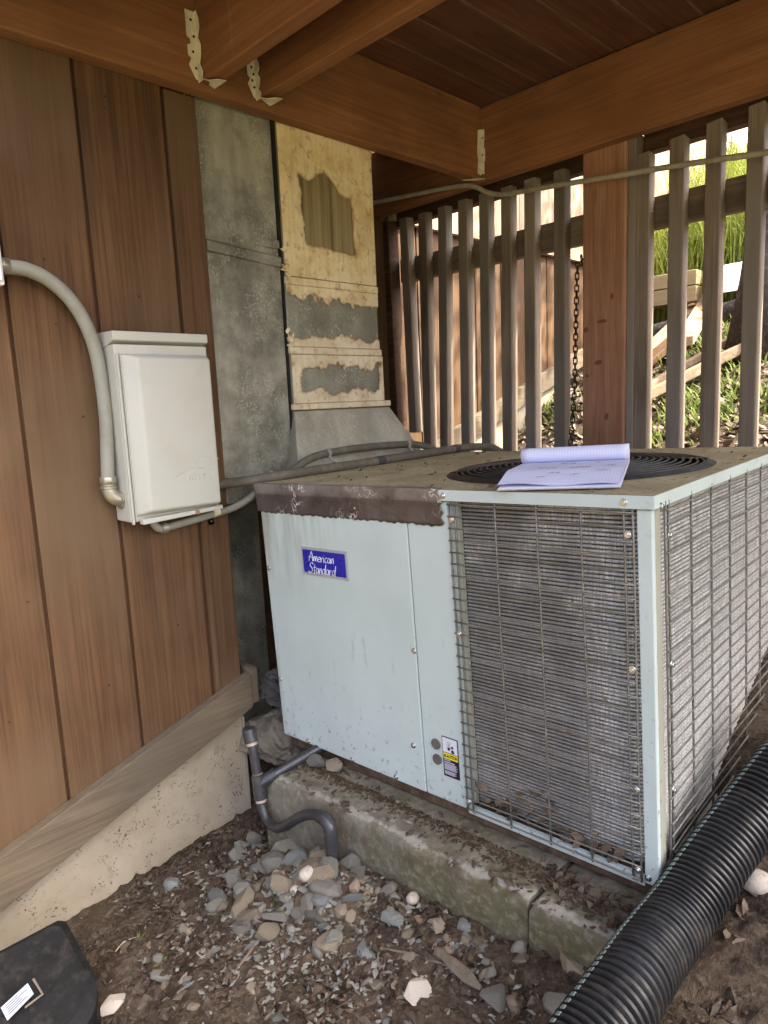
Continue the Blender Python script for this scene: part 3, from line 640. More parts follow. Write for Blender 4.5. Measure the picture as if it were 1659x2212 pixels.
def gluemat():
    m, nt, b = new_mat('old_cream_glue', .9, 0, .15); v = coords(nt, rand=False)
    sep = nt.nodes.new('ShaderNodeSeparateXYZ'); nt.links.new(v, sep.inputs[0])
    a = noise(nt, v, 9, 5, .65); fl = noise(nt, v, 38, 5, .7)
    warm = ramp(nt, a, [(.3, (.62, .45, .20)), (.5, (.78, .64, .36)), (.75, (.84, .74, .50))])
    pale = ramp(nt, a, [(.3, (.58, .48, .32)), (.5, (.72, .62, .45)), (.75, (.80, .73, .58))])
    tan = mix(nt, ramp(nt, math_(nt, 'SUBTRACT', sep.outputs['Z'], .7), [(.30, (0, 0, 0)), (.55, (1, 1, 1))]), pale, warm)
    tan = mix(nt, ramp(nt, fl, [(.54, (0, 0, 0)), (.72, (.9, .9, .9))]), tan, (.30, .185, .075))
    mg = nt.nodes.new('ShaderNodeMapping'); mg.inputs['Scale'].default_value = (1, 1, .08); nt.links.new(v, mg.inputs[0])
    tan = mix(nt, math_(nt, 'MULTIPLY', ramp(nt, noise(nt, mg.outputs[0], 70, 4, .6), [(.5, (0, 0, 0)), (.7, (1, 1, 1))]), .25), tan, (.34, .22, .09))
    tan = mix(nt, math_(nt, 'MULTIPLY', ramp(nt, noise(nt, v, 5, 5, .6), [(.48, (0, 0, 0)), (.72, (1, 1, 1))]), .5), tan, (.42, .33, .19))
    at = nt.nodes.new('ShaderNodeAttribute'); at.attribute_name = 'rim'
    tan = mix(nt, math_(nt, 'MULTIPLY', at.outputs['Fac'], math_(nt, 'ADD', fl, .25), True), tan, (.25, .125, .04))
    nt.links.new(tan, b.inputs['Base Color']); bump(nt, b, math_(nt, 'ADD', fl, a), .6, .004); return m
M['tanduct'] = bareduct(); M['glue'] = gluemat()
def glue_keep(Y, Z):
    """> 0 where the cream layer still sticks (arrays)"""
    big = fbm(Y * 26, Z * 26, 3) * .055; fine = fbm(Y * 110 + 9, Z * 110, 3) * .018; d = []
    # upper torn window: a leaning quadrilateral
    yl = .268 + (1.475 - Z) * .05; yr = .452 + (1.475 - Z) * .06; zt_ = 1.478 - (Y - .268) * .16 + .02 * np.sin(Y * 40); zb_ = 1.285 - (Y - .268) * .05
    w1 = np.minimum(np.minimum(Y - yl, yr - Y), np.minimum(zt_ - Z, Z - zb_)) + big * .45 + fine * .5
    w2 = np.minimum(1.138 - (Y - .19) * .07 - Z, Z - 1.028) + big + fine
    w3 = np.minimum(np.minimum(Y - .228, .532 - Y), np.minimum(.940 - Z, Z - .872)) + big * .8 + fine
    return -np.maximum(np.maximum(w1, w2), w3)
def glue_layer(y0, y1, z0, z1, xf):
    st_ = .0024; ny_ = int((y1 - y0) / st_); nz_ = int((z1 - z0) / st_)
    Yg, Zg = np.meshgrid(np.linspace(y0, y1, ny_ + 1), np.linspace(z0, z1, nz_ + 1)); K = glue_keep(Yg, Zg)
    th = .0012 + .0022 * np.clip(K / .02, 0, 1) + .0030 * np.maximum(0, fbm(Yg * 45, Zg * 45, 4)) + .0045 * np.exp(-(K / .006) ** 2) * np.maximum(0, .2 + fbm(Yg * 60, Zg * 60, 2) * 2)
    X = xf + th; vs = np.stack([X.ravel(), Yg.ravel(), Zg.ravel()], 1).tolist(); fs = []; w_ = ny_ + 1
    keep = K > 0
    for j in range(nz_):
        for i in range(ny_):
            if keep[j, i] and keep[j, i + 1] and keep[j + 1, i] and keep[j + 1, i + 1]: fs.append((j * w_ + i, j * w_ + i + 1, (j + 1) * w_ + i + 1, (j + 1) * w_ + i))
    used = sorted({k for f in fs for k in f}); remap = {k: n for n, k in enumerate(used)}; mbg = MB(); rim = np.exp(-(K.ravel() / .007) ** 2)
    mbg.add([vs[k] for k in used], [tuple(remap[k] for k in f) for f in fs]); o = part('glue_layer', mbg, M['glue'], dr, smooth='all')
    at = o.data.attributes.new('rim', 'FLOAT', 'POINT'); at.data.foreach_set('value', [float(rim[k]) for k in used]) if len(o.data.vertices) == len(used) else None
    md = o.modifiers.new('thick', 'SOLIDIFY'); md.thickness = .0010; md.offset = -1
dr = thing('cream_stained_duct', 'duct with peeling cream glue and bare grey patches above the flared hood', 'duct', (0, 0, 0))
m_ = MB(); m_.box(-.26, -.006, .192, .548, 1.172, 1.82); part('upper_section', m_, M['tanduct'], dr, bevel=.003)
m_ = MB(); m_.box(-.26, -.003, .190, .548, .985, 1.170); part('middle_section', m_, M['tanduct'], dr, bevel=.003)
m_ = MB(); m_.box(-.26, -.001, .190, .556, .835, .983); part('lower_section', m_, M['tanduct'], dr, bevel=.003)
m_ = MB(); m_.box(-.02, .006, .188, .552, .976, .997); part('seam_band', m_, M['glue'], dr, bevel=.004)
m_ = MB(); m_.box(-.02, .003, .190, .551, 1.168, 1.190); part('seam_band', m_, M['glue'], dr, bevel=.004)
m_ = MB(); m_.box(-.02, .008, .186, .582, .818, .836); part('flange', m_, M['glue'], dr, bevel=.004, label='rusty folded flange where the duct meets the hood')
glue_layer(.1925, .5475, 1.192, 1.62, -.0055); glue_layer(.1905, .5475, .998, 1.1675, -.0025); glue_layer(.1905, .5555, .837, .975, -.0005)
m_ = MB()
for k in range(46):
    zc = random.choice((random.gauss(1.215, .022), random.gauss(1.01, .02))); leafquad(m_, (.002 + abs(random.gauss(0, .004)), .190 + random.gauss(0, .006), zc), random.uniform(.004, .011), Matrix.Rotation(1.4, 3, 'Y'))
part('torn_flakes', m_, M['glue'], dr)['kind'] = 'stuff'
m_ = MB(); a0, a1 = onX((645, 1005), .075), onX((905, 962), .075)
m_.hexa([(-.26, .19, .60), (.075, a0.y, .62), (.075, a1.y + .06, .62), (-.26, .70, .60), (-.26, .19, .816), (.002, .192, .816), (.002, .579, .816), (-.26, .579, .816)])
part('hood', m_, M['hood'], dr, bevel=.004, label='flared pale grey hood under the cream duct')
m_ = MB(); m_.box(-.20, -.0055, .1815, .1892, .58, 1.82); part('gap_shade_strip', m_, M['dark_hole'], dl)  # dark strip standing in for the shade between the ducts


# ================================================================== AC UNIT
ax = Vector((.999, .045, .029)).normalized(); az0 = Vector((-.029, -.020, .999)).normalized()
ay = az0.cross(ax).normalized(); az = ax.cross(ay).normalized()
ACR = Matrix((ax, ay, az)).transposed()
ACP = Vector((1.165, 0, 0))
AW, AD, AH = .99, .80, .67
ac = thing('air_conditioner', 'pale green packaged air conditioner with wire guards on the mossy pad', 'air conditioner', ACP, rot=ACR)
u = lambda a: a - AW
def acp(name, mb, mat, **k): return part(name, mb, mat, ac, local=True, **k)
LID = .648
m_ = MB(); m_.box(u(.001), u(.486), 0, .016, .004, LID - .002); left_panel = acp('access_panel', m_, M['ac'], bevel=.002)
m_ = MB(); m_.box(u(.4885), u(.5965), .001, .017, .004, LID - .002); narrow = acp('access_panel', m_, M['ac'], bevel=.002)
m_ = MB(); m_.box(u(.965), u(.9895), 0, .012, .004, LID - .002); acp('corner_post', m_, M['ac'], bevel=.002)
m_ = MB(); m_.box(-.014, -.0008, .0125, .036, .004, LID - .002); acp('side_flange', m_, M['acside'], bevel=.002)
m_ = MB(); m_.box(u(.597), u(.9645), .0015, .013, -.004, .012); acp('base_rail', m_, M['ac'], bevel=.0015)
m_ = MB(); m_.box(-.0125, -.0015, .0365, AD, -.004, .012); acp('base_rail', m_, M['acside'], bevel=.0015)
m_ = MB(); m_.box(u(.003), -.003, .018, AD, -.03, .003); acp('base_pan', m_, paint('rusty_base', (.10, .062, .04), .9, 0, .2, .4, 20, (.26, .2, .14), .5, .4), bevel=.002)
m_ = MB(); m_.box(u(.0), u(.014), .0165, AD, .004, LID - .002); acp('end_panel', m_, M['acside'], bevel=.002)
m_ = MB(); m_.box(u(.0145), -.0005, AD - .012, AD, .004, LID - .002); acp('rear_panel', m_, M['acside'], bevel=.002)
# interior dark partition
m_ = MB(); m_.box(u(.56), u(.575), .03, AD - .02, .004, LID - .01); acp('partition', m_, M['dark_hole'])
# lid with round fan opening
FC = (u(.675), .362); FR = .268
ov = .006
x0, x1, y0, y1 = u(0) - ov, ov, -ov, AD + ov
n = 64; ring = [(FC[0] + FR * math.cos(2 * math.pi * k / n), FC[1] + FR * math.sin(2 * math.pi * k / n)) for k in range(n)]
def sq(a):
    c_, s_ = math.cos(a), math.sin(a); t = min(((x1 if c_ > 0 else x0) - FC[0]) / c_ if abs(c_) > 1e-6 else 9, ((y1 if s_ > 0 else y0) - FC[1]) / s_ if abs(s_) > 1e-6 else 9)
    return (FC[0] + c_ * t, FC[1] + s_ * t)
corner_a = sorted([math.atan2(cy - FC[1], cx - FC[0]) % (2 * math.pi) for cx in (x0, x1) for cy in (y0, y1)])
angs = sorted(set([round(2 * math.pi * k / n, 6) for k in range(n)] + [round(a, 6) for a in corner_a])); n2 = len(angs)
ring = [(FC[0] + FR * math.cos(a), FC[1] + FR * math.sin(a)) for a in angs]; outer = [sq(a) for a in angs]
m_ = MB(); vs = [(a, b, AH) for a, b in ring] + [(a, b, AH) for a, b in outer] + [(a, b, AH - .02) for a, b in ring]
m_.add(vs, [(k, n2 + k, n2 + (k + 1) % n2, (k + 1) % n2) for k in range(n2)] + [(k, (k + 1) % n2, 2 * n2 + (k + 1) % n2, 2 * n2 + k) for k in range(n2)])
acp('top_panel', m_, M['actop'])
m_ = MB(); t = .0015
m_.box(x0, x1, y0, y0 + t, LID, AH - .0005).box(x0, x1, y1 - t, y1, LID, AH - .0005).box(x0, x0 + t, y0 + t + .0002, y1 - t - .0002, LID, AH - .0005).box(x1 - t, x1, y0 + t + .0002, y1 - t - .0002, LID, AH - .0005)
acp('lid_rim', m_, M['ac'], bevel=.0006, seg=1)
m_ = MB(); m_.box(x0 + .004, x1 - .004, y0 + .004, y0 + .012, LID - .0005, LID + .001); acp('lid_lip', m_, M['ac'])
# fan shroud, fan, guard
m_ = MB(); m_.grid(lambda a, b: (FC[0] + (FR - .003) * math.cos(2 * math.pi * a), FC[1] + (FR - .003) * math.sin(2 * math.pi * a), AH - .002 - .12 * b), 64, 2); acp('fan_shroud', m_, M['black'], smooth='all')
m_ = MB(); m_.grid(lambda a, b: (FC[0] + (FR - .003) * b * math.cos(2 * math.pi * a), FC[1] + (FR - .003) * b * math.sin(2 * math.pi * a), AH - .13), 32, 2); acp('fan_well', m_, M['dark_hole'])
for k in range(4):
    m_ = MB(); a0 = k * math.pi / 2 + .3
    def blade(p, q): rr = .05 + .19 * p; an = a0 + (q - .5) * 1.0; return (FC[0] + rr * math.cos(an), FC[1] + rr * math.sin(an), AH - .085 + .04 * (q - .5))
    m_.grid(blade, 5, 5); acp('fan_blade', m_, M['black'], smooth='all')
m_ = MB()
rings = [.262, .249, .235, .221, .207, .193, .179, .165, .151, .137, .123, .109]
for i, rr in enumerate(rings):
    zz_ = AH + .003 + .016 * (1 - (rr / .262) ** 2)
    P = [(FC[0] + rr * math.cos(2 * math.pi * k / 56), FC[1] + rr * math.sin(2 * math.pi * k / 56), zz_) for k in range(57)]; m_.tube(P, .0036 if i == 0 else .0024, 6, False)
for k in range(4):
    a = k * math.pi / 2 + .55; m_.tube([(FC[0] + .276 * math.cos(a), FC[1] + .276 * math.sin(a), AH + .003), (FC[0] + .10 * math.cos(a), FC[1] + .10 * math.sin(a), AH + .013)], .003, 6)
acp('fan_guard', m_, M['black'], smooth='all')
m_ = MB(); m_.grid(lambda a, b: (FC[0] + .112 * b * math.cos(2 * math.pi * a), FC[1] + .112 * b * math.sin(2 * math.pi * a), AH + .019 - .006 * b * b), 40, 4); acp('guard_disc', m_, M['black'], smooth='all')
m_ = MB()
m_.grid(lambda a, b: (FC[0] + (FR + .016 - .018 * b) * math.cos(2 * math.pi * a), FC[1] + (FR + .016 - .018 * b) * math.sin(2 * math.pi * a), AH + .0008 + .006 * b), 64, 2); acp('guard_rim', m_, M['black'], smooth='all')
# coil: stacked spine-fin rows round the front and right side
m_ = MB(); path = [Vector((u(.607), .032, 0)), Vector((u(.922), .032, 0))]
for k in range(1, 8):
    a = -math.pi / 2 + k / 8 * math.pi / 2; path.append(Vector((u(.922) + .045 * math.cos(a), .077 + .045 * math.sin(a), 0)))
path += [Vector((-.023, .077, 0)), Vector((-.023, .40, 0)), Vector((-.023, AD - .03, 0))]
p2 = []
for i in range(len(path) - 1):
    seg = path[i + 1] - path[i]; k_ = max(1, int(seg.length / .03)); p2 += [path[i] + seg * (j / k_) for j in range(k_)]
p2.append(path[-1])
nr = 86; pitch_ = (LID - .016) / nr
for r_ in range(nr):
    zc = .012 + pitch_ * (r_ + .5)
    P = [p + Vector((0, 0, zc + random.uniform(-.0003, .0003))) for p in p2]; m_.tube(P, pitch_ * .45, 6, False)
coil = acp('condenser_coil', m_, M['coil'], smooth='all'); coil['kind'] = 'stuff'
m_ = MB(); m_.prism([(p.x - .004 if i > 1 else p.x, p.y + .004, .012) for i, p in enumerate(path)], (0, 0, LID - .02)) if False else m_.grid(lambda a_, b_: (lambda p: (p.x - .0045 * min(1, max(0, (p.x - u(.90)) / .04)), p.y + .0045 * (1 - min(1, max(0, (p.x - u(.90)) / .06))), .012 + (LID - .016) * b_))(path[min(int(a_ * (len(path) - 1)), len(path) - 2)].lerp(path[min(int(a_ * (len(path) - 1)), len(path) - 2) + 1], a_ * (len(path) - 1) - min(int(a_ * (len(path) - 1)), len(path) - 2))), (len(path) - 1) * 2, 1); acp('coil_gap_shade', m_, M['dark_hole'])  # black sheet added behind the rows to darken their gaps
m_ = MB(); m_.box(u(.5975), u(.606), .018, .030, .012, LID - .002); acp('divider', m_, M['acside'], bevel=.001)
# wire guards
def wavy(p0, p1, nrm, amp, n_=9):
    ph = random.uniform(0, 6.28); return [p0.lerp(p1, i / n_) + nrm * (amp * math.sin(ph + i * .9)) + Vector((0, 0, amp * .5 * math.sin(ph * 2 + i * .7))) for i in range(n_ + 1)]
m_ = MB(); f0, f1 = u(.5985), u(.9625); nh = 28; gz = lambda k: .642 - k * (.630 / (nh - 1))
for k in range(nh):
    m_.tube(wavy(Vector((f0, -.0065, gz(k))), Vector((f1, -.0065, gz(k))), Vector((0, -1, 0)), .0008), .0017, 5)
for uu in (.6005, .6135, .704, .790, .873, .9465, .9605):
    m_.tube(wavy(Vector((u(uu), -.0035, .655)), Vector((u(uu), -.0035, .006)), Vector((1, 0, 0)), .0006), .0022, 5)
guard_f = acp('wire_guard', m_, M['guard'], smooth='all')
m_ = MB()
for k in range(nh):
    m_.tube(wavy(Vector((.0085, .036, gz(k))), Vector((.0085, AD - .02, gz(k))), Vector((1, 0, 0)), .0008), .0017, 5)
for yy in (.038, .052, .153, .256, .363, .470, .572, .680, .765):
    m_.tube(wavy(Vector((.005, yy, .655)), Vector((.005, yy, .006)), Vector((0, 1, 0)), .0006), .0022, 5)
guard_r = acp('wire_guard', m_, M['guard'], smooth='all')
# screws
smesh = MB()
def disc(mb, c, r, h, n_=10, ax_='y', hexd=False):
    pts = [(c[0] + r * math.cos(2 * math.pi * k / n_), c[1], c[2] + r * math.sin(2 * math.pi * k / n_)) if ax_ == 'y' else (c[0], c[1] + r * math.cos(2 * math.pi * k / n_), c[2] + r * math.sin(2 * math.pi * k / n_)) for k in range(n_)]
    return mb.prism(pts, (0, -h, 0) if ax_ == 'y' else (h, 0, 0))
m_ = MB(); disc(m_, (0, 0, 0), .0062, .0012, 12); disc(m_, (0, -.0012, 0), .0042, .0032, 6); screw_y = m_.mesh('screw', M['steel'], .0006, seg=1)
m_ = MB(); disc(m_, (0, 0, 0), .0062, .0012, 12, 'x'); disc(m_, (.0012, 0, 0), .0042, .0032, 6, 'x'); screw_x = m_.mesh('screw', M['steel'], .0006, seg=1)
for (uu, zz_, yy) in ((.607, .612, -.0065), (.609, .385, -.0065), (.606, .028, -.0065), (.953, .607, -.0065), (.955, .385, -.0065), (.957, .175, -.0065), (.956, .028, -.0065), (.948, .658, -ov), (.590, .658, -ov), (.483, .325, -.0005), (.971, .016, -.0005), (.012, .455, -.0005), (.014, .16, -.0005), (.10, .012, -.0005), (.26, .010, -.0005), (.40, .012, -.0005), (.46, .105, -.0005)):
    o = link('screw', screw_y, ac); o.location = (u(uu), yy, zz_); o.rotation_euler = (0, random.uniform(0, 1), 0)
for (yy, zz_, xx) in ((.045, .60, .0085), (.045, .385, .0085), (.045, .165, .0085), (.045, .022, .0085), (.018, .650, ov)):
    o = link('screw', screw_x, ac); o.location = (xx, yy, zz_)
# tape round the lid edge
m_ = MB(); L0, L1 = u(-.008), u(.582)
prof = [(-.0018, .600), (-.0022, .615), (-.0030, .632), (-.0062, .6475), (-.0070, .652), (-.0070, .6705), (-.004, .6722), (.006, .6718), (.014, .6714)]
def tp(a, b):
    i = b * (len(prof) - 1); k_ = min(int(i), len(prof) - 2); fr = i - k_
    y = prof[k_][0] * (1 - fr) + prof[k_ + 1][0] * fr; z = prof[k_][1] * (1 - fr) + prof[k_ + 1][1] * fr
    rag = .0016 * math.sin(a * 71) * math.sin(a * 33 + 1) + .0012 * math.sin(a * 190) - .003 * a
    z += (rag if b < .02 else 0) - .0 * a
    w = .0006 * float(fbm(np.array(a * 60), np.array(b * 9), 3)) * 2
    xr = L0 + (L1 - L0) * a + (.004 * math.sin(b * 40) if a > .99 else 0)
    return (xr, y - abs(w) - .0002, z + w * .6)
m_.grid(tp, 150, 26); o = acp('foil_tape', m_, M['tape'], smooth=True, label='crinkled brown foil tape over the lid edge')
md = o.modifiers.new('thick', 'SOLIDIFY'); md.thickness = .0004
# badge
B0, B1, BZ0, BZ1 = u(.146), u(.303), .4555, .5225
m_ = MB(); m_.box(B0, B1, -.0022, -.0002, BZ0, BZ1); badge = acp('brand_badge', m_, M['silver'], bevel=.0006, seg=1)
m_ = MB(); m_.box(B0 + .006, B1 - .006, -.0030, -.0023, BZ0 + .006, BZ1 - .006)
o = part('badge_field', m_, M['blue'], badge, local=True, bevel=.0002, seg=1)
STROKES = {'A': [[(0, 0), (.32, 1), (.5, 0)], [(-.05, .42), (.55, .38)]], 'm': [[(0, .5), (.02, 0), (.12, .45), (.22, .5), (.24, 0), (.34, .45), (.45, .5), (.48, 0)]], 'e': [[(.02, .25), (.3, .33), (.25, .52), (.08, .45), (.02, .2), (.1, 0), (.32, .06)]],
           'r': [[(0, .5), (.02, 0), (.08, .35), (.26, .52)]], 'i': [[(.02, .5), (.04, 0)], [(.04, .68), (.05, .72)]], 'c': [[(.3, .48), (.12, .5), (.02, .22), (.1, 0), (.3, .06)]], 'a': [[(.3, .46), (.12, .5), (.0, .2), (.1, 0), (.26, .2), (.32, .5), (.3, .05), (.36, 0)]], 'n': [[(0, .5), (.03, 0), (.14, .45), (.26, .5), (.30, 0)]],
           'S': [[(.5, .86), (.34, 1), (.12, .85), (.16, .62), (.38, .45), (.36, .15), (.14, 0), (-.1, .12)]], 't': [[(.14, .85), (.08, .05), (.2, 0)], [(-.02, .55), (.3, .58)]], 'd': [[(.3, .46), (.12, .5), (.0, .2), (.1, 0), (.26, .2), (.4, 1), (.33, .05), (.4, 0)]]}
ADV = {'A': .62, 'm': .58, 'e': .40, 'r': .34, 'i': .16, 'c': .38, 'a': .42, 'n': .40, 'S': .58, 't': .30, 'd': .46}
def script(word, xc, zc, h, y):
    tot = sum(ADV[c_] for c_ in word); x_ = -tot / 2; m2 = MB()
    for c_ in word:
        for s_ in STROKES[c_]:
            P = [Vector((xc + (x_ + a * 1.05 + .12 * b) * h * 1.12, y, zc + (b - .35) * h)) for a, b in s_]
            P = smoothpath(P, 3) if len(P) > 2 else P
            for q in P[1:-1]: pass
            m2.tube(P, .00085, 4)
        x_ += ADV[c_]
    return m2
bxc = (B0 + B1) / 2 - .008
part('badge_lettering', script('American', bxc, .4985, .0235, -.0031), M['white'], badge, local=True)
part('badge_lettering', script('Standard', bxc, .4705, .0245, -.0031), M['white'], badge, local=True)
# caution sticker
s0, s1, z0_, z1_ = u(.5405), u(.5815), .0625, .151
m_ = MB(); m_.box(s0, s1, -.0004, .0008, z0_, z1_); lab = acp('caution_label', m_, M['lblack'], bevel=.0002, seg=1)
yl = -.0008
m_ = MB(); m_.box(s0 + .0018, s1 - .0018, yl, -.0005, .117, z1_ - .0018); part('pictogram_field', m_, M['white'], lab, local=True)
m_ = MB(); m_.box(s0 + .0018, s1 - .0018, yl, -.0005, .1025, .1155); part('caution_band', m_, M['yellow'], lab, local=True)
v_, f_ = text_mesh('CAUTION', .0098, 0, .0002, .0003); m_ = MB(); m_.add([((s0 + s1) / 2 + .002 + p[0] * .72, yl - .0001 - p[2], .109 + p[1]) for p in v_], f_); part('caution_lettering', m_, M['lblack'], lab, local=True)
m_ = MB(); m_.prism([(s0 + .0030, yl - .0001, .1055), (s0 + .0072, yl - .0001, .1055), (s0 + .0051, yl - .0001, .1135)], (0, -.0002, 0)); part('warning_triangle', m_, M['lblack'], lab, local=True)
m_ = MB(); xm = (s0 + s1) / 2
m_.prism([(xm + a * .9, yl - .0001, .118 + b * .9) for a, b in ((.004, .0), (.013, .001), (.010, .008), (.006, .009), (.003, .006))], (0, -.0002, 0))
m_.prism([(xm + .006 + .0032 * math.cos(k * .785), yl - .0001, .131 + .0032 * math.sin(k * .785)) for k in range(8)], (0, -.0002, 0))
m_.prism([(xm - .003 + .003 * math.cos(k * .785), yl - .0001, .126 + .004 * math.sin(k * .785)) for k in range(8)], (0, -.0002, 0))
for dx in (-.006, -.002, .001): m_.tube([(xm + dx, yl - .0002, .126), (xm + dx - .0015, yl - .0002, .133), (xm + dx + .001, yl - .0002, .142)], .0004, 4)
part('pictogram', m_, M['lblack'], lab, local=True)
m_ = MB()
m_.box(s0 + .003, s0 + .020, yl, -.0005, .0985, .1008).box(s0 + .003, s0 + .030, yl, -.0005, .0935, .0962)
for k in range(6): m_.box(s0 + .003, s1 - .004 - .006 * random.random(), yl, -.0005, .0918 - k * .0024 - .0017, .0918 - k * .0024)
for k in range(4): m_.box(s0 + .003, s1 - .004 - .008 * random.random(), yl, -.0005, .0755 - k * .0022 - .0015, .0755 - k * .0022)
part('fine_print', m_, M['grey_print'], lab, local=True)
for uu, zz_ in ((.524, .1275), (.525, .0935)):
    m_ = MB(); disc(m_, (u(uu), .0008, zz_), .0115, .004, 18); disc(m_, (u(uu), -.0032, zz_), .009, .0012, 18); acp('knockout_plug', m_, M['plug'], bevel=.0008, seg=1)
# litter caught behind the front guard and on the top
m_ = MB()
for k in range(70):
    xx = random.uniform(u(.62), u(.93)); leafquad(m_, (xx, random.uniform(.010, .026), .014 + abs(random.gauss(0, .022)) * (1.3 if xx < u(.80) else .6)), random.uniform(.008, .019))
for k in range(9): leafquad(m_, (random.uniform(u(.62), u(.93)), .004, random.uniform(.10, .5)), random.uniform(.004, .009), Matrix.Rotation(1.5, 3, 'X'))
o = acp('leaf_litter', m_, M['leaf_dry']); o['kind'] = 'stuff'
m_ = MB()
for k in range(110):
    xx, yy = random.uniform(u(.02), -.01), random.uniform(.01, AD - .01)
    if (xx - FC[0]) ** 2 + (yy - FC[1]) ** 2 < (FR + .02) ** 2: continue
    if random.random() < .5: leafquad(m_, (xx, yy, AH + .003), random.uniform(.003, .010))
    else:
        a = random.uniform(0, 3.14); l_ = random.uniform(.004, .012); m_.tube([(xx, yy, AH + .0012), (xx + l_ * math.cos(a), yy + l_ * math.sin(a), AH + .0015)], .0005, 4)
o = acp('leaf_bits', m_, paint('dark_bits', (.13, .09, .055), .9, 0, .2, .6, 40)); o['kind'] = 'stuff'

# ================================================================== NOTEPAD on the AC
nz = AH + .0235
A0 = Vector((u(.722), -.018, 0)); B0_ = Vector((u(.918), .052, 0)); eu = (B0_ - A0).normalized(); ev = Vector((-eu.y, eu.x, 0))
PW = (B0_ - A0).length; PLn = .235
notepad = thing('notepad', 'squared paper notepad with pages rolled back lying on the fan guard', 'notepad', ACP + ACR @ (A0 + Vector((0, 0, nz))), rot=ACR)
WM_ac = Matrix.Translation(ACP) @ ACR.to_4x4()
def padpt(a, b, z): return WM_ac @ (A0 + eu * (a * PW) + ev * (b * PLn) + Vector((0, 0, z)))
slope = lambda b: AH + .004 + .020 * min(1, b / .35)
m_ = MB(); m_.hexa([padpt(0.0, -.012, slope(0) - .001), padpt(1.0, -.012, slope(0) - .001), padpt(1.0, 1, slope(1) - .001), padpt(0.0, 1, slope(1) - .001), padpt(0.0, -.012, slope(0)), padpt(1.0, -.012, slope(0)), padpt(1.0, 1, slope(1)), padpt(0.0, 1, slope(1))]); part('cardboard_back', m_, M['card'], notepad)
def gridpaper():
    m, nt, b = new_mat('squared_paper', .8, 0, .2); tc = nt.nodes.new('ShaderNodeTexCoord')
    # printed blue squares, 5 mm, plus a few lines of pencil-like writing in the surface print
    mp = nt.nodes.new('ShaderNodeMapping'); nt.links.new(tc.outputs['UV'], mp.inputs[0])
    br = nt.nodes.new('ShaderNodeTexBrick'); br.offset = 0; br.inputs['Scale'].default_value = 1; br.inputs['Mortar Size'].default_value = .06; br.inputs['Brick Width'].default_value = 1; br.inputs['Row Height'].default_value = 1
    br.inputs['Color1'].default_value = br.inputs['Color2'].default_value = (.70, .71, .84, 1); br.inputs['Mortar'].default_value = (.54, .56, .78, 1)
    nt.links.new(mp.outputs[0], br.inputs['Vector']); nt.links.new(br.outputs[0], b.inputs['Base Color']); return m
M['gridpaper'] = gridpaper()
def uvmap(o, fn):
    me = o.data; uv = me.uv_layers.new(name='UVMap')
    for lp in me.loops: uv.data[lp.index].uv = fn(me.vertices[lp.vertex_index].co)
NI = WM[notepad.name].inverted()
m_ = MB()
def sheet(a, b):
    lift = .004 + .004 * (1 - b) ** 3 * (1.2 - a) + (.002 * math.sin(a * 9) if b < .05 else 0); return padpt(a * (1 if b > .2 else .985), b * 1.0 + .006, slope(b) + lift)
m_.grid(sheet, 20, 16); o = part('page', m_, M['gridpaper'], notepad, smooth='all'); uvmap(o, lambda c_: (c_.x * eu.x + c_.y * eu.y, c_.x * ev.x + c_.y * ev.y) if False else ((c_.dot(eu)) / .0055, (c_.dot(ev)) / .0055))
m_ = MB()
for k in range(5):
    dz = .0007 * k; m_.hexa([padpt(.004 * k, -.004 - .006 * (k % 2), slope(0) + dz + .0003), padpt(1 - .003 * k, -.004, slope(0) + dz + .0003), padpt(1, .98, slope(1) + dz + .0003), padpt(0, .98, slope(1) + dz + .0003),
                             padpt(.004 * k, -.004 - .006 * (k % 2), slope(0) + dz + .0008), padpt(1 - .003 * k, -.004, slope(0) + dz + .0008), padpt(1, .98, slope(1) + dz + .0008), padpt(0, .98, slope(1) + dz + .0008)])
part('page_stack', m_, M['paper'], notepad)
m_ = MB(); rr = .0145
def roll(a, b):
    th = -math.pi * .5 + b * 2 * math.pi * 1.02; r2 = rr * (1 + .05 * b); return padpt(a, .95, slope(1) + .005 + rr) + WM_ac.to_3x3() @ (ev * (-r2 * math.cos(th)) + Vector((0, 0, r2 * math.sin(th))))
m_.grid(roll, 14, 30); o = part('rolled_pages', m_, M['gridpaper'], notepad, smooth='all')
uvl = o.data.uv_layers.new(name='UVMap')
nu1 = 15
for lp in o.data.loops:
    i = lp.vertex_index; uvl.data[lp.index].uv = ((i % nu1) / 14 * PW / .0055, (i // nu1) / 30 * .11 / .0055)
md = o.modifiers.new('thick', 'SOLIDIFY'); md.thickness = .002
m_ = MB()                                                    # pencil writing
for (aa, bb, ln) in ((.42, .72, 5), (.50, .72, 3), (.72, .76, 3), (.82, .45, 6), (.28, .42, 4), (.36, .38, 5), (.55, .36, 4), (.62, .40, 6), (.78, .28, 7), (.58, .20, 4), (.40, .25, 5), (.30, .16, 4)):
    for q in range(ln):
        a = aa + q * .018; P = [padpt(a + random.uniform(-.004, .012), bb + random.uniform(-.02, .03), slope(bb) + .0056 + .004 * (1 - bb) ** 3) for _ in range(4)]; m_.tube(P, .0004, 3)
part('handwriting', m_, M['lblack'], notepad)

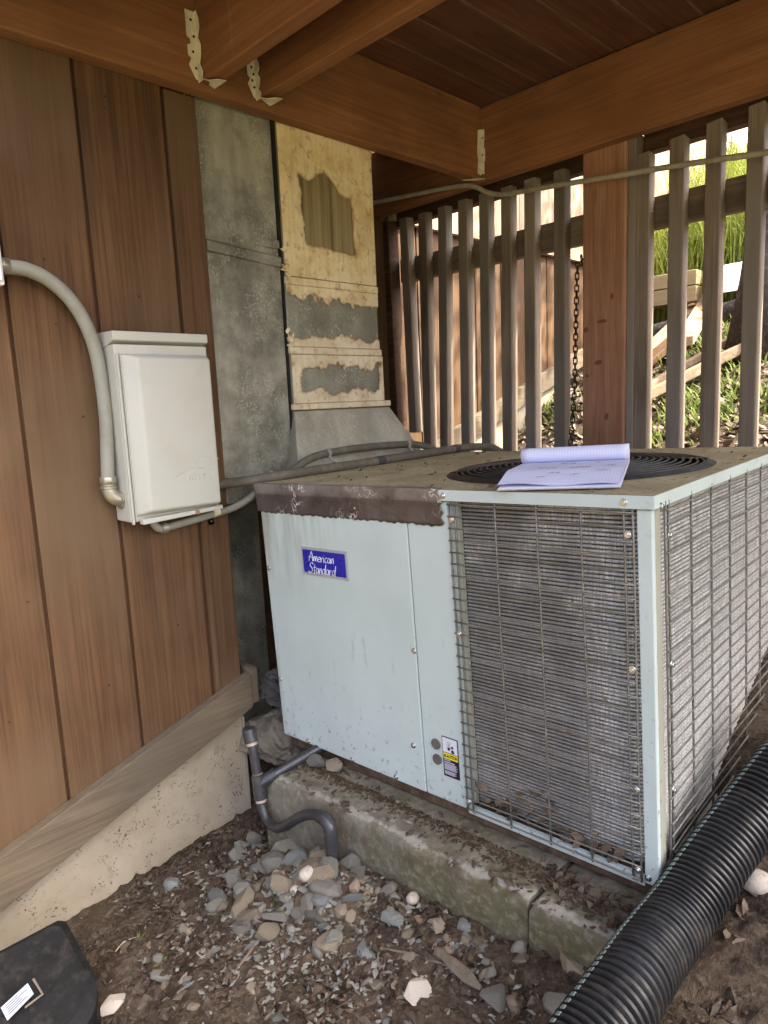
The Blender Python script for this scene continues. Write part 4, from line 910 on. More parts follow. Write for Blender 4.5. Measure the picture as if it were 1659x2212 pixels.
# ================================================================== ELECTRICAL BOX
eb = thing('electrical_box', 'pale grey electrical disconnect box screwed to the brown siding', 'electrical box', (0, -.24, .58))
y0, y1, zb, zt = -.357, -.125, .580, 1.012
m_ = MB(); m_.hexa([(.005, y0, zb), (.080, y0, zb), (.080, y1, zb), (.005, y1, zb), (.005, y0, zt - .03), (.080, y0, zt - .03), (.080, y1, zt - .03), (.005, y1, zt - .03)]); body = part('body', m_, M['boxpaint'], eb, bevel=.003)
m_ = MB(); m_.hexa([(.0055, y0 - .002, zt - .042), (.086, y0 - .002, zt - .022), (.086, y1 + .002, zt - .022), (.0055, y1 + .002, zt - .042), (.0055, y0 - .002, zt), (.086, y0 - .002, zt - .002), (.086, y1 + .002, zt - .002), (.0055, y1 + .002, zt)])
part('rain_cap', m_, M['boxpaint'], eb, bevel=.002)
yc0, yc1, zc0, zc1 = y0 + .004, y1 - .002, zb + .012, zt - .050
def cover(): 
    f = [(yc0 + .005, zc0), (yc1, zc0), (yc1, zc1), (yc0 + .005, zc1)]; g_ = [(yc0 + .034, zc0 + .012), (yc1 - .010, zc0 + .010), (yc1 - .010, zc1 - .012), (yc0 + .034, zc1 - .010)]
    mbx = MB(); mbx.add([(.0805, a, b) for a, b in f] + [(.112, a, b) for a, b in g_], [(0, 1, 5, 4), (1, 2, 6, 5), (2, 3, 7, 6), (3, 0, 4, 7), (4, 5, 6, 7), (3, 2, 1, 0)]); return mbx
cv = part('cover', cover(), M['boxpaint'], eb, bevel=.006, smooth=True, seg=3)
m_ = MB(); m_.box(.0805, .0885, y0 + .001, y0 + .006, zb - .004, zt - .05).box(.0805, .0865, y0 + .010, y0 + .0125, zb + .002, zt - .05); part('edge_fold', m_, M['boxpaint'], eb, bevel=.001, seg=1)
m_ = MB(); m_.hexa([(.0805, y0 + .02, zb - .006), (.100, y0 + .02, zb - .006), (.092, y1 + .004, zb + .002), (.0805, y1 + .004, zb + .002), (.0805, y0 + .02, zb + .008), (.100, y0 + .02, zb + .006), (.092, y1 + .004, zb + .012), (.0805, y1 + .004, zb + .012)]); part('bottom_lip', m_, M['boxpaint'], eb, bevel=.002)
m_ = MB(); m_.box(.0925, .1, -.20, -.19, zb - .0015, zb + .009); part('rust_spot', m_, M['boxside'], eb, bevel=.002)
# pressed emblem on the cover: a ringed swoosh over a line of small raised letters
m_ = MB(); ex = .1122; yc, zc = -.178, .705
ringp = [(ex, yc + .016 * math.cos(a), zc + .014 * math.sin(a)) for a in np.linspace(-.9, 4.6, 24)]; m_.tube(smoothpath(ringp, 1), .0011, 5)
m_.tube(smoothpath([(ex, yc + .042, zc + .006), (ex, yc + .028, zc + .006), (ex, yc + .018, zc + .012)], 4), .0010, 5)
m_.tube(smoothpath([(ex, yc - .075, zc - .028), (ex, yc - .050, zc - .018), (ex, yc - .030, zc - .012), (ex, yc - .006, zc - .016), (ex, yc + .008, zc - .012)], 5), .0011, 5)
m_.tube(smoothpath([(ex, yc + .016, zc - .018), (ex, yc + .030, zc - .024), (ex, yc + .032, zc - .036), (ex, yc + .018, zc - .040), (ex, yc + .017, zc - .02)], 4), .0010, 5)
for i, s_ in enumerate(([(0, 0), (0, 1), (.5, .4), (1, 1), (1, 0)], [(0.2, 0), (.2, 1)], [(0, 1), (0, 0), (.7, 0)], [(0, 0), (0, 1), (.6, .8), (0, .5)])):
    yy = yc - .040 + i * .013; m_.tube([(ex, yy + a * .008, zc - .040 + b * .013) for a, b in s_], .0007, 4)
part('pressed_emblem', m_, M['boxpaint'], cv, smooth='all')
# conduit clips / strap
stp = thing('pipe_strap', 'small zinc strap holding the thin line below the grey box', 'strap', (0, -.115, .55))
m_ = MB(); m_.tube([(.03, -.117, .567), (.03, -.100, .570)], .0138, 14); part('band', m_, M['galv_hanger'], stp, smooth=True)
m_ = MB(); m_.box(.0015, .004, -.117, -.098, .530, .556); part('tab', m_, M['galv_hanger'], stp, bevel=.0008)
m_ = MB(); disc(m_, (.004, -.1075, .540), .004, .002, 8, 'x'); part('screw', m_, M['steel'], stp)

# large flexible conduit from the meter box to the disconnect
fx = .034
flex_px = [(14, 576), (25, 577), (60, 583), (105, 605), (150, 645), (185, 700), (207, 760), (220, 830), (228, 900), (231, 960), (233, 1035)]
cond = thing('flexible_conduit', 'thick grey flexible conduit curving down into the disconnect box', 'conduit', onX((233, 1035), fx))
path = smoothpath([onX(p, fx) for p in flex_px], 6); m_ = MB(); m_.tube(path, .0150, 18); part('hose', m_, M['conduit'], cond, smooth=True)
p0 = path[-1]; dn = Vector((0, 0, -1))
m_ = MB(); m_.tube([p0 + Vector((0, 0, .006)), p0 + Vector((0, 0, -.010))], .0195, 8).tube([p0 + Vector((0, 0, -.010)), p0 + Vector((0, 0, -.016))], .0165, 16).tube([p0 + Vector((0, 0, -.016)), p0 + Vector((0, 0, -.022))], .0188, 16); part('compression_nut', m_, M['fitting'], cond, bevel=.001, smooth=True, seg=1)
q = p0 + Vector((0, 0, -.022)); el = [q]
for k in range(1, 9):
    a = k / 8 * math.pi / 2; el.append(q + Vector((.006 * k / 8, .026 * (1 - math.cos(a)), -.028 * math.sin(a))))
el.append(Vector((el[-1].x, y0 - .0005, el[-1].z)))
m_ = MB(); m_.tube(el, .0165, 16); m_.tube([Vector((el[-1].x, y0 - .006, el[-1].z)), Vector((el[-1].x, y0 - .0005, el[-1].z))], .0215, 8); part('elbow', m_, M['fitting'], cond, smooth=True)
s = path[0]; m_ = MB(); m_.tube([s + Vector((0, .004, 0)), s + Vector((0, -.016, 0))], .0188, 6).tube([s + Vector((0, -.016, 0)), s + Vector((0, -.022, 0))], .0225, 12); part('compression_nut', m_, M['fitting'], cond, bevel=.001, smooth=True, seg=1)
mbx = thing('meter_box', 'corner of a white metal box at the left end of the conduit', 'meter box', (.03, -.75, 1.05))
m_ = MB(); ye = s.y - .0225; m_.box(.0015, .085, ye - .22, ye, 1.088, 1.40); part('body', m_, paint('white_box_paint', (.72, .72, .70), .45), mbx, bevel=.003)
m_ = MB(); m_.box(.0855, .09, ye - .21, ye - .004, 1.095, 1.39); part('door', m_, M['white'], mbx, bevel=.002)

# lines from the box to the air conditioner
thick = thing('insulated_line', 'thick dusty grey line running from the box along the unit top edge', 'conduit', onX((603, 1028), .15))
PT = [onX((440, 1050), .020), onX((487, 1045), .035), onX((540, 1038), .10), onX((603, 1028), .15), onX((690, 1014), .155), onX((782, 1001), .155), onX((875, 986), .155), onX((969, 971.5), .16), onX((1020, 965.6), .165), onX((1062, 967), .17), onX((1090, 982), .18)]
PT[3].z = PT[3].z + 0; P_ = smoothpath(PT, 6)
m_ = MB(); m_.tube(P_, [.0128] * len(P_), 14); part('line', m_, M['conduit_dark'], thick, smooth=True)
for i, r_ in ((32, .0136), (43, .0136)):
    m_ = MB(); m_.tube([P_[i], P_[i + 1]] if i + 1 < len(P_) else [P_[i - 1], P_[i]], .0138, 14); part('tape_wrap', m_, M['tape_wrap'], thick, smooth=True)
upl = thing('smaller_line', 'thinner dusty line crossing the hood foot with plastic ties', 'conduit', onX((708, 979), .1))
PU = [onX(p, xx) for p, xx in (((600, 1040), .125), ((642, 1009), .115), ((672, 990), .11), ((708, 979), .105), ((782, 967), .10), ((871, 960), .105), ((915, 963), .115), ((945, 975), .13))]
P2 = smoothpath(PU, 6); m_ = MB(); m_.tube(P2, .0108, 12); part('line', m_, M['conduit_dark'], upl, smooth=True)
for i in (18, 31):
    c_ = P2[i]; d_ = (P2[i + 1] - P2[i - 1]).normalized(); m_ = MB(); m_.tube([c_ - d_ * .005, c_ + d_ * .005], .0122, 12); m_.tube(smoothpath([c_ + Vector((.006, 0, -.006)), c_ + Vector((.012, .004, -.018)), c_ + Vector((.014, .014, -.026))], 3), .004, 6); part('tie', m_, M['conduit'], upl, smooth=True)
low = thing('low_conduit', 'thin grey conduit looping from under the box to behind the unit', 'conduit', onX((400, 1127), .03))
PL = [onX(p, xx) for p, xx in (((330, 1120), .032), ((336, 1136), .032), ((352, 1141), .031), ((400, 1128), .030), ((470, 1108), .030), ((510, 1094), .036), ((540, 1075), .05), ((565, 1050), .075), ((590, 1020), .09))]
m_ = MB(); m_.tube(smoothpath(PL, 6), .0098, 12); part('line', m_, M['conduit'], low, smooth=True)
m_ = MB(); q = onX((352, 1141), .031); m_.tube([q + Vector((0, -.004, -.001)), q + Vector((0, .010, .001))], .0135, 12); part('coupling', m_, M['fitting'], low, smooth=True)

# small pipe along the beam
sp = thing('thin_pipe', 'thin painted pipe strung below the beam and across the slats', 'pipe', (.1, 1.03, 1.5))
PS = [onY((770, 447), .98), onY((812, 437), .995), onY((900, 419), 1.01), onY((960, 407), 1.02), onY((1005, 401), 1.025), onY((1030, 405), 1.03), onY((1050, 415), 1.03), onY((1080, 420), 1.03), onY((1120, 415), 1.03), onY((1200, 401), 1.03), onY((1330, 380), 1.03), onY((1430, 363), 1.03), onY((1540, 346), 1.03), onY((1659, 329), 1.03), onY((1900, 290), 1.03)]
PS = smoothpath(PS, 5); m_ = MB(); m_.tube(PS, .0082, 12); part('pipe', m_, M['conduit_small'], sp, smooth=True)
for i in (50, 62): m_ = MB(); m_.tube([PS[i - 1], PS[i + 1]] if False else [PS[i], PS[i].lerp(PS[i + 1], .6)], .0092, 12); part('coupling', m_, M['conduit_small'], sp, smooth=True)

# ================================================================== CONCRETE PAD
def padtop(px): 
    n_ = az; P1 = ACP - n_ * .034; d = ray(px); return CAM + d * ((P1 - CAM).dot(n_) / d.dot(n_))
pad_t = thing('concrete_pad', 'mossy cracked concrete pad under the air conditioner', 'concrete pad', (.7, 0, -.2))
def zpad(x, y): return -.034 + (x - 1.165) * .029 + y * .020
edge1 = [(.262, -.155), (.338, -.144), (.47, -.137), (.598, -.128), (.78, -.127), (.906, -.119), (.970, -.108)]
edge2 = [(.996, -.110), (1.082, -.104), (1.180, -.101)]
def padmesh(edge, leftx, rightx, dz=0, crack_r=0, crack_l=0):
    """top sheet, worn rounded arris and front face as one skin; back and ends closed by the grid running down"""
    ex_ = [e[0] for e in edge]; ey_ = [e[1] for e in edge]; mbp = MB(); nu, nv = int((rightx - leftx) / .010), 46
    def fn(a, b):
        xx = leftx + (rightx - leftx) * a; yf = float(np.interp(xx, ex_, ey_)) + .006 * float(fbm(np.array(xx * 14), np.array(3.1), 3))
        # profile: b 0..0.45 front face from deep to arris, then top to back
        zt_ = zpad(xx, yf) + dz
        if b < .34: zz_ = zt_ - .30 + (b / .34) * .282; yy = yf - .006 + .004 * float(fbm(np.array(xx * 25), np.array(zz_ * 25), 3))
        elif b < .50:
            q_ = (b - .34) / .16 * math.pi / 2; yy = yf + .016 * (1 - math.cos(q_)) - .006 * math.cos(q_); zz_ = zt_ - .018 + .018 * math.sin(q_)
        else: yy = yf + .018 + (b - .50) / .50 * (.86 - yf); zz_ = zpad(xx, yy) + dz
        zz_ += .005 * float(fbm(np.array(xx * 18), np.array(yy * 18 + 5), 4)); 
        if crack_r and a > .97: xx += .012 * float(fbm(np.array(yy * 22), np.array(zz_ * 22), 3)); 
        if crack_l and a < .03: xx += .012 * float(fbm(np.array(yy * 22), np.array(zz_ * 22), 3))
        ec = min(a, 1 - a)
        if ec < .02: zz_ -= .006 * (1 - ec / .02)
        return (xx, yy, zz_)
    mbp.grid(fn, nu, nv)
    # end walls
    for a in (0.0, 1.0):
        col = [Vector(fn(a, j / nv)) for j in range(nv + 1)]; base = len(mbp.v); low_ = [Vector((p.x, p.y, p.z - .3)) for p in col]
        mbp.add(col + low_, [(j, j + 1, nv + 1 + j + 1, nv + 1 + j) for j in range(nv)])
    return mbp
def wear(o, nu):
    at = o.data.attributes.new('wear', 'FLOAT', 'POINT'); n_ = len(o.data.vertices); vals = np.zeros(n_)
    for i in range(n_):
        b = (i // (nu + 1)) / 46
        if b <= 1: vals[i] = math.exp(-((b - .455) / .055) ** 2)
    at.data.foreach_set('value', vals)
o = part('slab', padmesh(edge1, .245, .978, 0, 1, 0), M['pad'], pad_t, smooth=True); wear(o, int((.978 - .245) / .010))
o = part('slab', padmesh(edge2, .986, 1.19, -.004, 0, 1), M['pad'], pad_t, smooth=True, label='short slab piece right of the crack'); wear(o, int((1.19 - .986) / .010))
cb = onZ((1530, 2120), -.115)
m_ = MB(); m_.grid(lambda a, b: (cb.x - .085 + .17 * a, cb.y - .06 + .12 * b, -.112 + .02 * (b - .5) + .008 * float(fbm(np.array(a * 6), np.array(b * 5), 4)) - .05 * max(0, abs(a - .5) - .42) * 10 - .05 * max(0, abs(b - .5) - .42) * 10), 30, 24)
solo('concrete_block', m_, M['pad'], 'flat mossy concrete lump set in soil beneath the ribbed pipe', 'concrete block', smooth='all')

def rough_rock(c, s, mat, name, label, cat, seed=0, sub=3, rough=.25, group=None, rz=0, smooth=True, amp=.12):
    bm = bmesh.new(); bmesh.ops.create_icosphere(bm, subdivisions=sub, radius=1); rr_ = np.random.default_rng(seed)
    off = rr_.random(3) * 50; planes = []
    for _ in range(9):
        n_ = Vector(rr_.normal(size=3)).normalized(); planes.append((n_, .62 + .3 * rr_.random()))
    for v in bm.verts:
        p = v.co.copy()
        if rough > 0:
            for n_, d_ in planes:
                k_ = p.dot(n_)
                if k_ > d_: p -= n_ * (k_ - d_) * .92
        f_ = 1 + (amp - .12) * float(fbm(np.array(p.x * 7 + p.z * 6 + off[2]), np.array(p.y * 7 - p.z * 5), 4)) + .12 * float(fbm(np.array(p.x * 3 + off[0]), np.array(p.y * 3 + p.z * 2 + off[1]), 3))
        v.co = Vector((p.x * s[0] * f_, p.y * s[1] * f_, p.z * s[2] * f_))
    me = bpy.data.meshes.new(name); bm.to_mesh(me); bm.free(); me.materials.append(mat)
    me.polygons.foreach_set('use_smooth', [True] * len(me.polygons))
    if smooth != 'all': me.set_sharp_from_angle(angle=R(28))
    o = link(name, me); o.location = c; o.rotation_euler = (random.uniform(-.15, .15), random.uniform(-.15, .15), rz); return tag(o, label, cat, group)
rough_rock((.040, .035, -.105), (.13, .11, .085), paint('rough_footing', (.15, .13, .10), .95, 0, .2, .5, 14, (.07, .055, .035), .8, 1.0), 'footing_lump', 'rough pale concrete lump behind the capped drain riser', 'concrete lump', 5, 5, rz=.5, amp=.5)
rough_rock((.045, .085, .020), (.085, .07, .065), paint('dark_rock', (.05, .049, .047), .8, 0, .4, .5, 18, (.2, .18, .15), .5, .8), 'dark_rock', 'dark crumpled rock wedged in the gap left of the unit', 'rock', 9, 5, rz=.9, amp=.7)

# ================================================================== PVC CONDENSATE DRAIN
YT = -.175
dr_px = [(537, 1577), (545, 1610), (552, 1650), (559, 1690), (563, 1722), (569, 1750), (581, 1775), (600, 1788), (620, 1782), (640, 1769), (662, 1760), (683, 1760), (702, 1769), (713, 1788), (716, 1812), (718, 1850)]
drain = thing('drain_trap', 'dark grey plastic drain pipe with capped riser and curved trap', 'drain pipe', onY((565, 1722), YT))
DP = [onY(p, YT - .012 * min(1, i / 8)) for i, p in enumerate(dr_px)]; DPS = smoothpath(DP, 10)
LD = [0]
for i in range(1, len(DPS)): LD.append(LD[-1] + (DPS[i] - DPS[i - 1]).length)
def along(q): return Vector(tuple(float(np.interp(q, LD, [p[k] for p in DPS])) for k in range(3)))
def sub(a, b, n_=4): return [along(a + (b - a) * k / n_) for k in range(n_ + 1)]
m_ = MB(); m_.tube(DPS, .0120, 16); part('pipe', m_, M['pvc'], drain, smooth=True)
cp0 = sub(0, .030, 3); cp0 = [cp0[0] + Vector((0, 0, .006)), cp0[0] + Vector((0, 0, .003))] + cp0[1:]
m_ = MB(); m_.tube(cp0, [.0135, .0168, .0172, .0170, .0168], 16); part('cap', m_, M['pvc'], drain, smooth=True)
m_ = MB(); m_.tube(sub(.0305, .037, 2), .0136, 16); part('glue_band', m_, M['pvc_band'], drain, smooth=True)
qt0 = (DP[0] - onY((556, 1672), YT)).length; qt1 = (DP[0] - onY((563, 1722), YT)).length
t0, t1 = along(qt0), along(qt1)
m_ = MB(); m_.tube(sub(qt0, qt1), .0160, 16); tee = part('tee', m_, M['pvc'], drain, smooth=True)
m_ = MB(); m_.tube(sub(qt1 + .0005, qt1 + .007, 2), .0138, 16); part('glue_band', m_, M['pvc_band'], drain, smooth=True)
m_ = MB(); m_.tube(sub(qt0 - .005, qt0 - .0005, 2), .0136, 16); part('glue_band', m_, M['conduit_dark'], drain, smooth=True)
tb_ = t0.lerp(t1, .4); te_ = onZ((690, 1612), -.012); n1_ = tb_.lerp(te_, .28)
m_ = MB(); m_.tube([tb_, n1_], .0160, 16); part('tee_branch', m_, M['pvc'], drain, smooth=True)
m_ = MB(); m_.tube([n1_.lerp(tb_, .1), te_ + Vector((0, .05, .0))], .0118, 16); part('branch_pipe', m_, M['pvc'], drain, smooth=True)
m_ = MB(); m_.tube(sub(LD[-1] - .105, LD[-1] - .012, 14), .0152, 16); part('street_elbow', m_, M['pvc'], drain, smooth=True)

# ================================================================== CORRUGATED PIPE
cp_pts = [onD((1130, 2440), .84), onD((1225, 2320), .875), onD((1341, 2155), .955), onD((1405, 2060), 1.03), onD((1469.5, 1971.5), 1.10), onD((1540, 1866), 1.16), onD((1610.5, 1771), 1.21), onD((1690, 1668), 1.26), onD((1800, 1540), 1.33)]
path = smoothpath(cp_pts, 40); L_ = [0]
for i in range(1, len(path)): L_.append(L_[-1] + (path[i] - path[i - 1]).length)
tot = L_[-1]; rib = .0114; step = rib / 8; ss = np.arange(0, tot, step)
P_ = [Vector((float(np.interp(q, L_, [p.x for p in path])), float(np.interp(q, L_, [p.y for p in path])), float(np.interp(q, L_, [p.z for p in path])))) for q in ss]
prof_r = []
for q in ss:
    ph = (q / rib) % 1; prof_r.append(.0520 if .12 < ph < .58 else (.0435 if ph > .70 else .0490))
cpipe = thing('corrugated_pipe', 'black ribbed corrugated drain pipe lying across the pad corner', 'pipe', cp_pts[4])
def pipemat():
    m, nt, b = new_mat('black_hdpe', .45, 0, .5); v = coords(nt, rand=False); a = noise(nt, v, 9, 5); 
    c = ramp(nt, a, [(.35, (.009, .009, .0095)), (.7, (.026, .0255, .025))]); c = mix(nt, ramp(nt, noise(nt, v, 26, 4, .7), [(.52, (0, 0, 0)), (.75, (.8, .8, .8))]), c, (.085, .073, .058))
    nt.links.new(c, b.inputs['Base Color']); return m
m_ = MB(); m_.tube(P_, prof_r, 36, True); part('ribbed_wall', m_, pipemat(), cpipe, smooth=True)
# pale moulded seam: a small tab on every rib along one side of the pipe
m_ = MB(); k = 0
while k * rib < tot - .02:
    q = k * rib + rib * .36; i = int(q / step); i = min(max(i, 1), len(P_) - 2); t = (P_[i + 1] - P_[i - 1]).normalized()
    toC = (CAM - P_[i]).normalized(); upn = (Vector((-.62, -.35, .70)) - t * t.dot(Vector((-.62, -.35, .70)))).normalized(); sd = t.cross(upn)
    c_ = P_[i] + upn * .0516; m_.hexa([c_ + sd * a + t * b + upn * h for h in (0, .0013) for a, b in ((-.0042, -.0032), (.0042, -.0032), (.0042, .0032), (-.0042, .0032))]); k += 1
part('seam_tab', m_, M['spine'], cpipe, bevel=.0)

# ================================================================== BAIT STATION
bz = tz(.25, -.8)
bait = thing('bait_station', 'black plastic bait station with white sticker against the foundation', 'bait station', (.24, -.8, -.36))
by1 = -.640; by0 = -1.0; bx0, bx1 = .195, .405
def outline(inset, z, fx):
    pts = []; r_ = .075 - inset * .5
    pts.append((bx0 + inset, by0 + inset, z)); pts.append((bx0 + inset, by1 - inset - .012, z)); pts.append((bx0 + inset + .012, by1 - inset, z))
    for k in range(9):
        a = math.pi / 2 * (1 - k / 8); pts.append((fx - inset - r_ + r_ * math.cos(a), by1 - inset - r_ + r_ * math.sin(a), z))
    pts.append((fx - inset, by0 + inset, z)); return pts
def sheetz(pts, f): return [(p[0], p[1], f(p[0])) for p in pts]
lidz = lambda x_: -.200 - (x_ - bx0) * .16 - max(0, x_ - .30) * .40
m_ = MB(); o1 = outline(0, 0, bx1); nO = len(o1)
bot_ = [(p[0] + (.012 if p[0] > .3 else 0), p[1] + .008, -.44) for p in o1]; topz = sheetz(o1, lambda x_: lidz(x_) - .012)
m_.add(bot_ + topz, [(i, (i + 1) % nO, nO + (i + 1) % nO, nO + i) for i in range(nO)] + [tuple(range(nO, 2 * nO))]); part('base', m_, M['bait'], bait, smooth=True)
m_ = MB(); ol = outline(-.004, 0, bx1 + .002); a1 = sheetz(ol, lambda x_: lidz(x_) - .018); a2 = sheetz(ol, lidz); inn = outline(.010, 0, bx1 - .004); a3 = sheetz(inn, lambda x_: lidz(x_) + .006)
m_.add(a1 + a2 + a3, [(i, (i + 1) % nO, nO + (i + 1) % nO, nO + i) for i in range(nO)] + [(nO + i, nO + (i + 1) % nO, 2 * nO + (i + 1) % nO, 2 * nO + i) for i in range(nO)])
# lid top in strips so that it bends along its slope
xs_ = sorted(set([round(p[0], 4) for p in inn])); 
m_.add(a3, [tuple(range(nO))]); lid = part('lid', m_, M['bait'], bait, smooth=True)
def lidpt(x_, y_, h): return Vector((x_, y_, lidz(x_) + .0062 + h))
def onlid(px):
    d = ray(px); t = .5
    while t < 3:
        p = CAM + d * t
        if p.z <= lidz(p.x) + .0064: return p
        t += .001
    return p
L4 = [onlid(p) for p in ((2, 2180), (60, 2127), (73, 2150), (16, 2208))]
nl = Vector((.25, 0, 1)).normalized()
m_ = MB(); m_.add([p + nl * .003 for p in L4] + [p + nl * .0042 for p in L4], [(0, 1, 2, 3), (4, 5, 6, 7), (0, 1, 5, 4), (1, 2, 6, 5), (2, 3, 7, 6), (3, 0, 4, 7)]); st_ = part('sticker', m_, paint('sticker_paper', (.40, .42, .46), .6), bait, label='white printed sticker on the black lid')
m_ = MB()
for r_ in range(5):
    v0 = .14 + r_ * .15; aa, ab = .12, .55 + .4 * random.random()
    pt = lambda u_, v_: (L4[0].lerp(L4[1], u_)).lerp(L4[3].lerp(L4[2], u_), v_) + nl * .0048
    m_.add([pt(aa, v0), pt(ab, v0), pt(ab, v0 + .07), pt(aa, v0 + .07)], [(0, 1, 2, 3)])
part('sticker_print', m_, paint('sticker_ink', (.09, .09, .13), .6), st_)
K4 = [onlid(p) for p in ((68, 2121), (72, 2117), (92, 2150), (54, 2179))]
m_ = MB(); m_.tube([K4[1] + nl * .003, K4[2] + nl * .003, K4[3] + nl * .003], .0022, 5); part('clip', m_, paint('clip_tan', (.18, .155, .12), .5), bait, smooth=True)
m_ = MB()
for p, q in (((104, 2133), (112, 2126)), ((117, 2120), (124, 2112)), ((64, 2172), (60, 2165))): m_.tube([onlid(p) + nl * .0008, onlid(q) + nl * .0008], .0022, 4)
part('slot', m_, M['dark_hole'], bait)

# ================================================================== STONES, CHIPS, TWIGS
def hull_mesh(name, seed, flat=.55, n=13, mat=None, elong=1.0):
    rr_ = np.random.default_rng(seed); bm = bmesh.new()
    for _ in range(n):
        p = rr_.normal(size=3); p /= np.linalg.norm(p); bm.verts.new((p[0] * elong, p[1], p[2] * flat))
    bmesh.ops.convex_hull(bm, input=bm.verts); bmesh.ops.delete(bm, geom=[v for v in bm.verts if not v.link_faces], context='VERTS')
    e = list(bm.edges); bmesh.ops.bevel(bm, geom=e, offset=.13, segments=2, affect='EDGES', clamp_overlap=True)
    me = bpy.data.meshes.new(name); bm.to_mesh(me); bm.free(); me.materials.append(mat); return me
SV = {k: [hull_mesh('stone', i * 7 + j, (.48, .62, .78, .6, .72)[i], (11, 13, 12, 34, 40)[i], M[k]) for i in range(5)] for j, k in enumerate(('st_grey', 'st_blue', 'st_tan', 'st_pink'))}
def spot(px): p = hit(px); return p
def lift(p): return tz(p.x, p.y) + .005
big = [ # px, px-width, material, elong, label
    ((526, 2008), 46, 'st_grey', 1, 'largest flat grey slate on the soil midway to the bait station'),
    ((851, 1990), 44, 'st_blue', 1, 'long blue-grey stone near the foot of the pad'),
    ((1001, 2006), 36, 'st_blue', 1, 'upper blue stone of the pair against the pad foot'),
    ((1007, 2033), 28, 'st_blue', 1, 'lower blue stone of the pair against the pad foot'),
    ((970, 2051), 24, 'st_pink', 1, 'small reddish stone left of the long bark splinter'),
    ((906, 2150), 56, 'st_white', 1, 'wedge-shaped whitish stone in the bottom foreground soil'),
    ((1069, 2164), 62, 'st_grey', 1, 'dark grey angular stone beside the small pinkish-white stone'),
    ((1108, 2166), 26, 'st_pink', 1, 'small pinkish-white stone right of the dark grey stone'),
    ((1212, 2186), 64, 'st_grey', 1, 'big grey stone partly under the ribbed pipe'),
    ((1235, 2108), 66, 'st_tan', 1, 'large brown slab propped beside the ribbed pipe'),
    ((1126, 2078), 34, 'st_tan', 1, 'tan upright stone at the pad foot below the crack'),
    ((789, 2058), 36, 'st_blue', 1, 'blue-grey stone alone in the middle foreground soil'),
    ((803, 2137), 44, 'st_tan', 1, 'flat tan stone below the lone blue-grey stone'),
    ((352, 2112), 42, 'st_grey', 1, 'low grey stone in the soil right of the bait station'),
    ((243, 2178), 50, 'st_white', 1, 'pale double-lobed stone at the bottom near the bait station'),
    ((617, 1843), 50, 'st_grey', 1, 'blocky grey stone below the drain trap bend'),
    ((734, 1856), 40, 'st_grey', 1, 'flat grey stone at the mouth of the drain'),
    ((690, 1655), 42, 'st_grey', 1, 'left pale grey stone lying on the pad top'),
    ((724, 1664), 34, 'st_tan', 1, 'right squarish stone lying on the pad top')]
for i, (px, w, mk, el_, lb) in enumerate(big):
    on_pad = 'pad top' in lb
    p = padtop(px) if on_pad else hit(px)
    if on_pad: p = p + Vector((0, 0, .008))
    dpt = (p - CAM).dot(FWD); s_ = w / FPX * dpt * .66
    me = hull_mesh('stone', 200 + i, .38 if 'flat' in lb or 'slab' in lb else .55, 12, M[mk], 1.0)
    o = link('stone', me); s_ *= 1.12; o.location = p + Vector((0, 0, s_ * .22)); o.scale = (s_ * 1.08, s_ * .84, s_); o.rotation_euler = (random.uniform(-.3, .3), random.uniform(-.3, .3), random.uniform(0, 3)); tag(o, lb, 'stone')
pebs = [((580, 1873), 33, 'taller of the two pale round pebbles below the drain trap'), ((667, 1898), 38, 'widest pale tan pebble right of the drain trap stones'), ((598, 1896), 23, 'small pale pebble tucked under the taller pebble'), ((643, 1933), 29, 'pale round pebble just below the widest pebble'), ((892, 1949), 30, 'white round pebble alone near the pad foot'), ((1634, 1922), 62, 'large cream cobble right of the ribbed pipe'), ((693, 1818), 26, 'tan pebble under the drain outlet')]
for i, (px, w, lb) in enumerate(pebs):
    p = hit(px); dpt = (p - CAM).dot(FWD); s_ = w / FPX * dpt * .52
    o = rough_rock(p + Vector((0, 0, s_ * .6)), (s_ * 1.12, s_ * .9, s_ * .8), M['st_white'], 'pebble', lb, 'pebble', 40 + i, 2, 0, rz=i * 1.3, smooth='all')
# the other grey stones, one object each, thickest below the drain
cnt = 0
def in_house(p): return p.x < .02 and p.y < -.02
def on_slab(p): return .235 < p.x < 1.2 and p.y > float(np.interp(p.x, [e[0] for e in edge1 + edge2], [e[1] for e in edge1 + edge2])) - .012
while cnt < 262:
    if cnt < 120: px = (random.gauss(640, 80), random.gauss(1912, 56))
    else: px = (random.uniform(330, 1260), random.uniform(1890, 2212)) if cnt % 3 else (random.gauss(850, 130), random.gauss(2000, 60))
    if px[1] < 1815 or (px[0] < 500 and px[1] < 1890): continue
    p = hit(px)
    if in_house(p) or on_slab(p) or (p.x < .42 and p.y < -.6): continue
    dpt = (p - CAM).dot(FWD); s_ = min(25, 9.5 * random.random() ** -.40) / FPX * dpt * (1 if cnt < 120 else .8)
    mk = random.choices(('st_grey', 'st_blue', 'st_tan', 'st_pink'), (6, 2, 2.5, .2))[0] if cnt < 120 else random.choices(('st_grey', 'st_blue', 'st_tan', 'st_pink'), (3, 1, 5, .4))[0]
    o = link('stone', random.choice(SV[mk])); s_ *= 1.32 if cnt < 120 else 1.1; o.location = p + Vector((0, 0, s_ * .30)); o.scale = (s_ * random.uniform(.9, 1.45), s_ * random.uniform(.7, 1), s_)
    o.rotation_euler = (random.gauss(0, .35), random.gauss(0, .35), random.uniform(0, 6.28))
    tag(o, 'small broken stone strewn over the brown soil', 'stone', 'small broken stones strewn over the soil'); cnt += 1
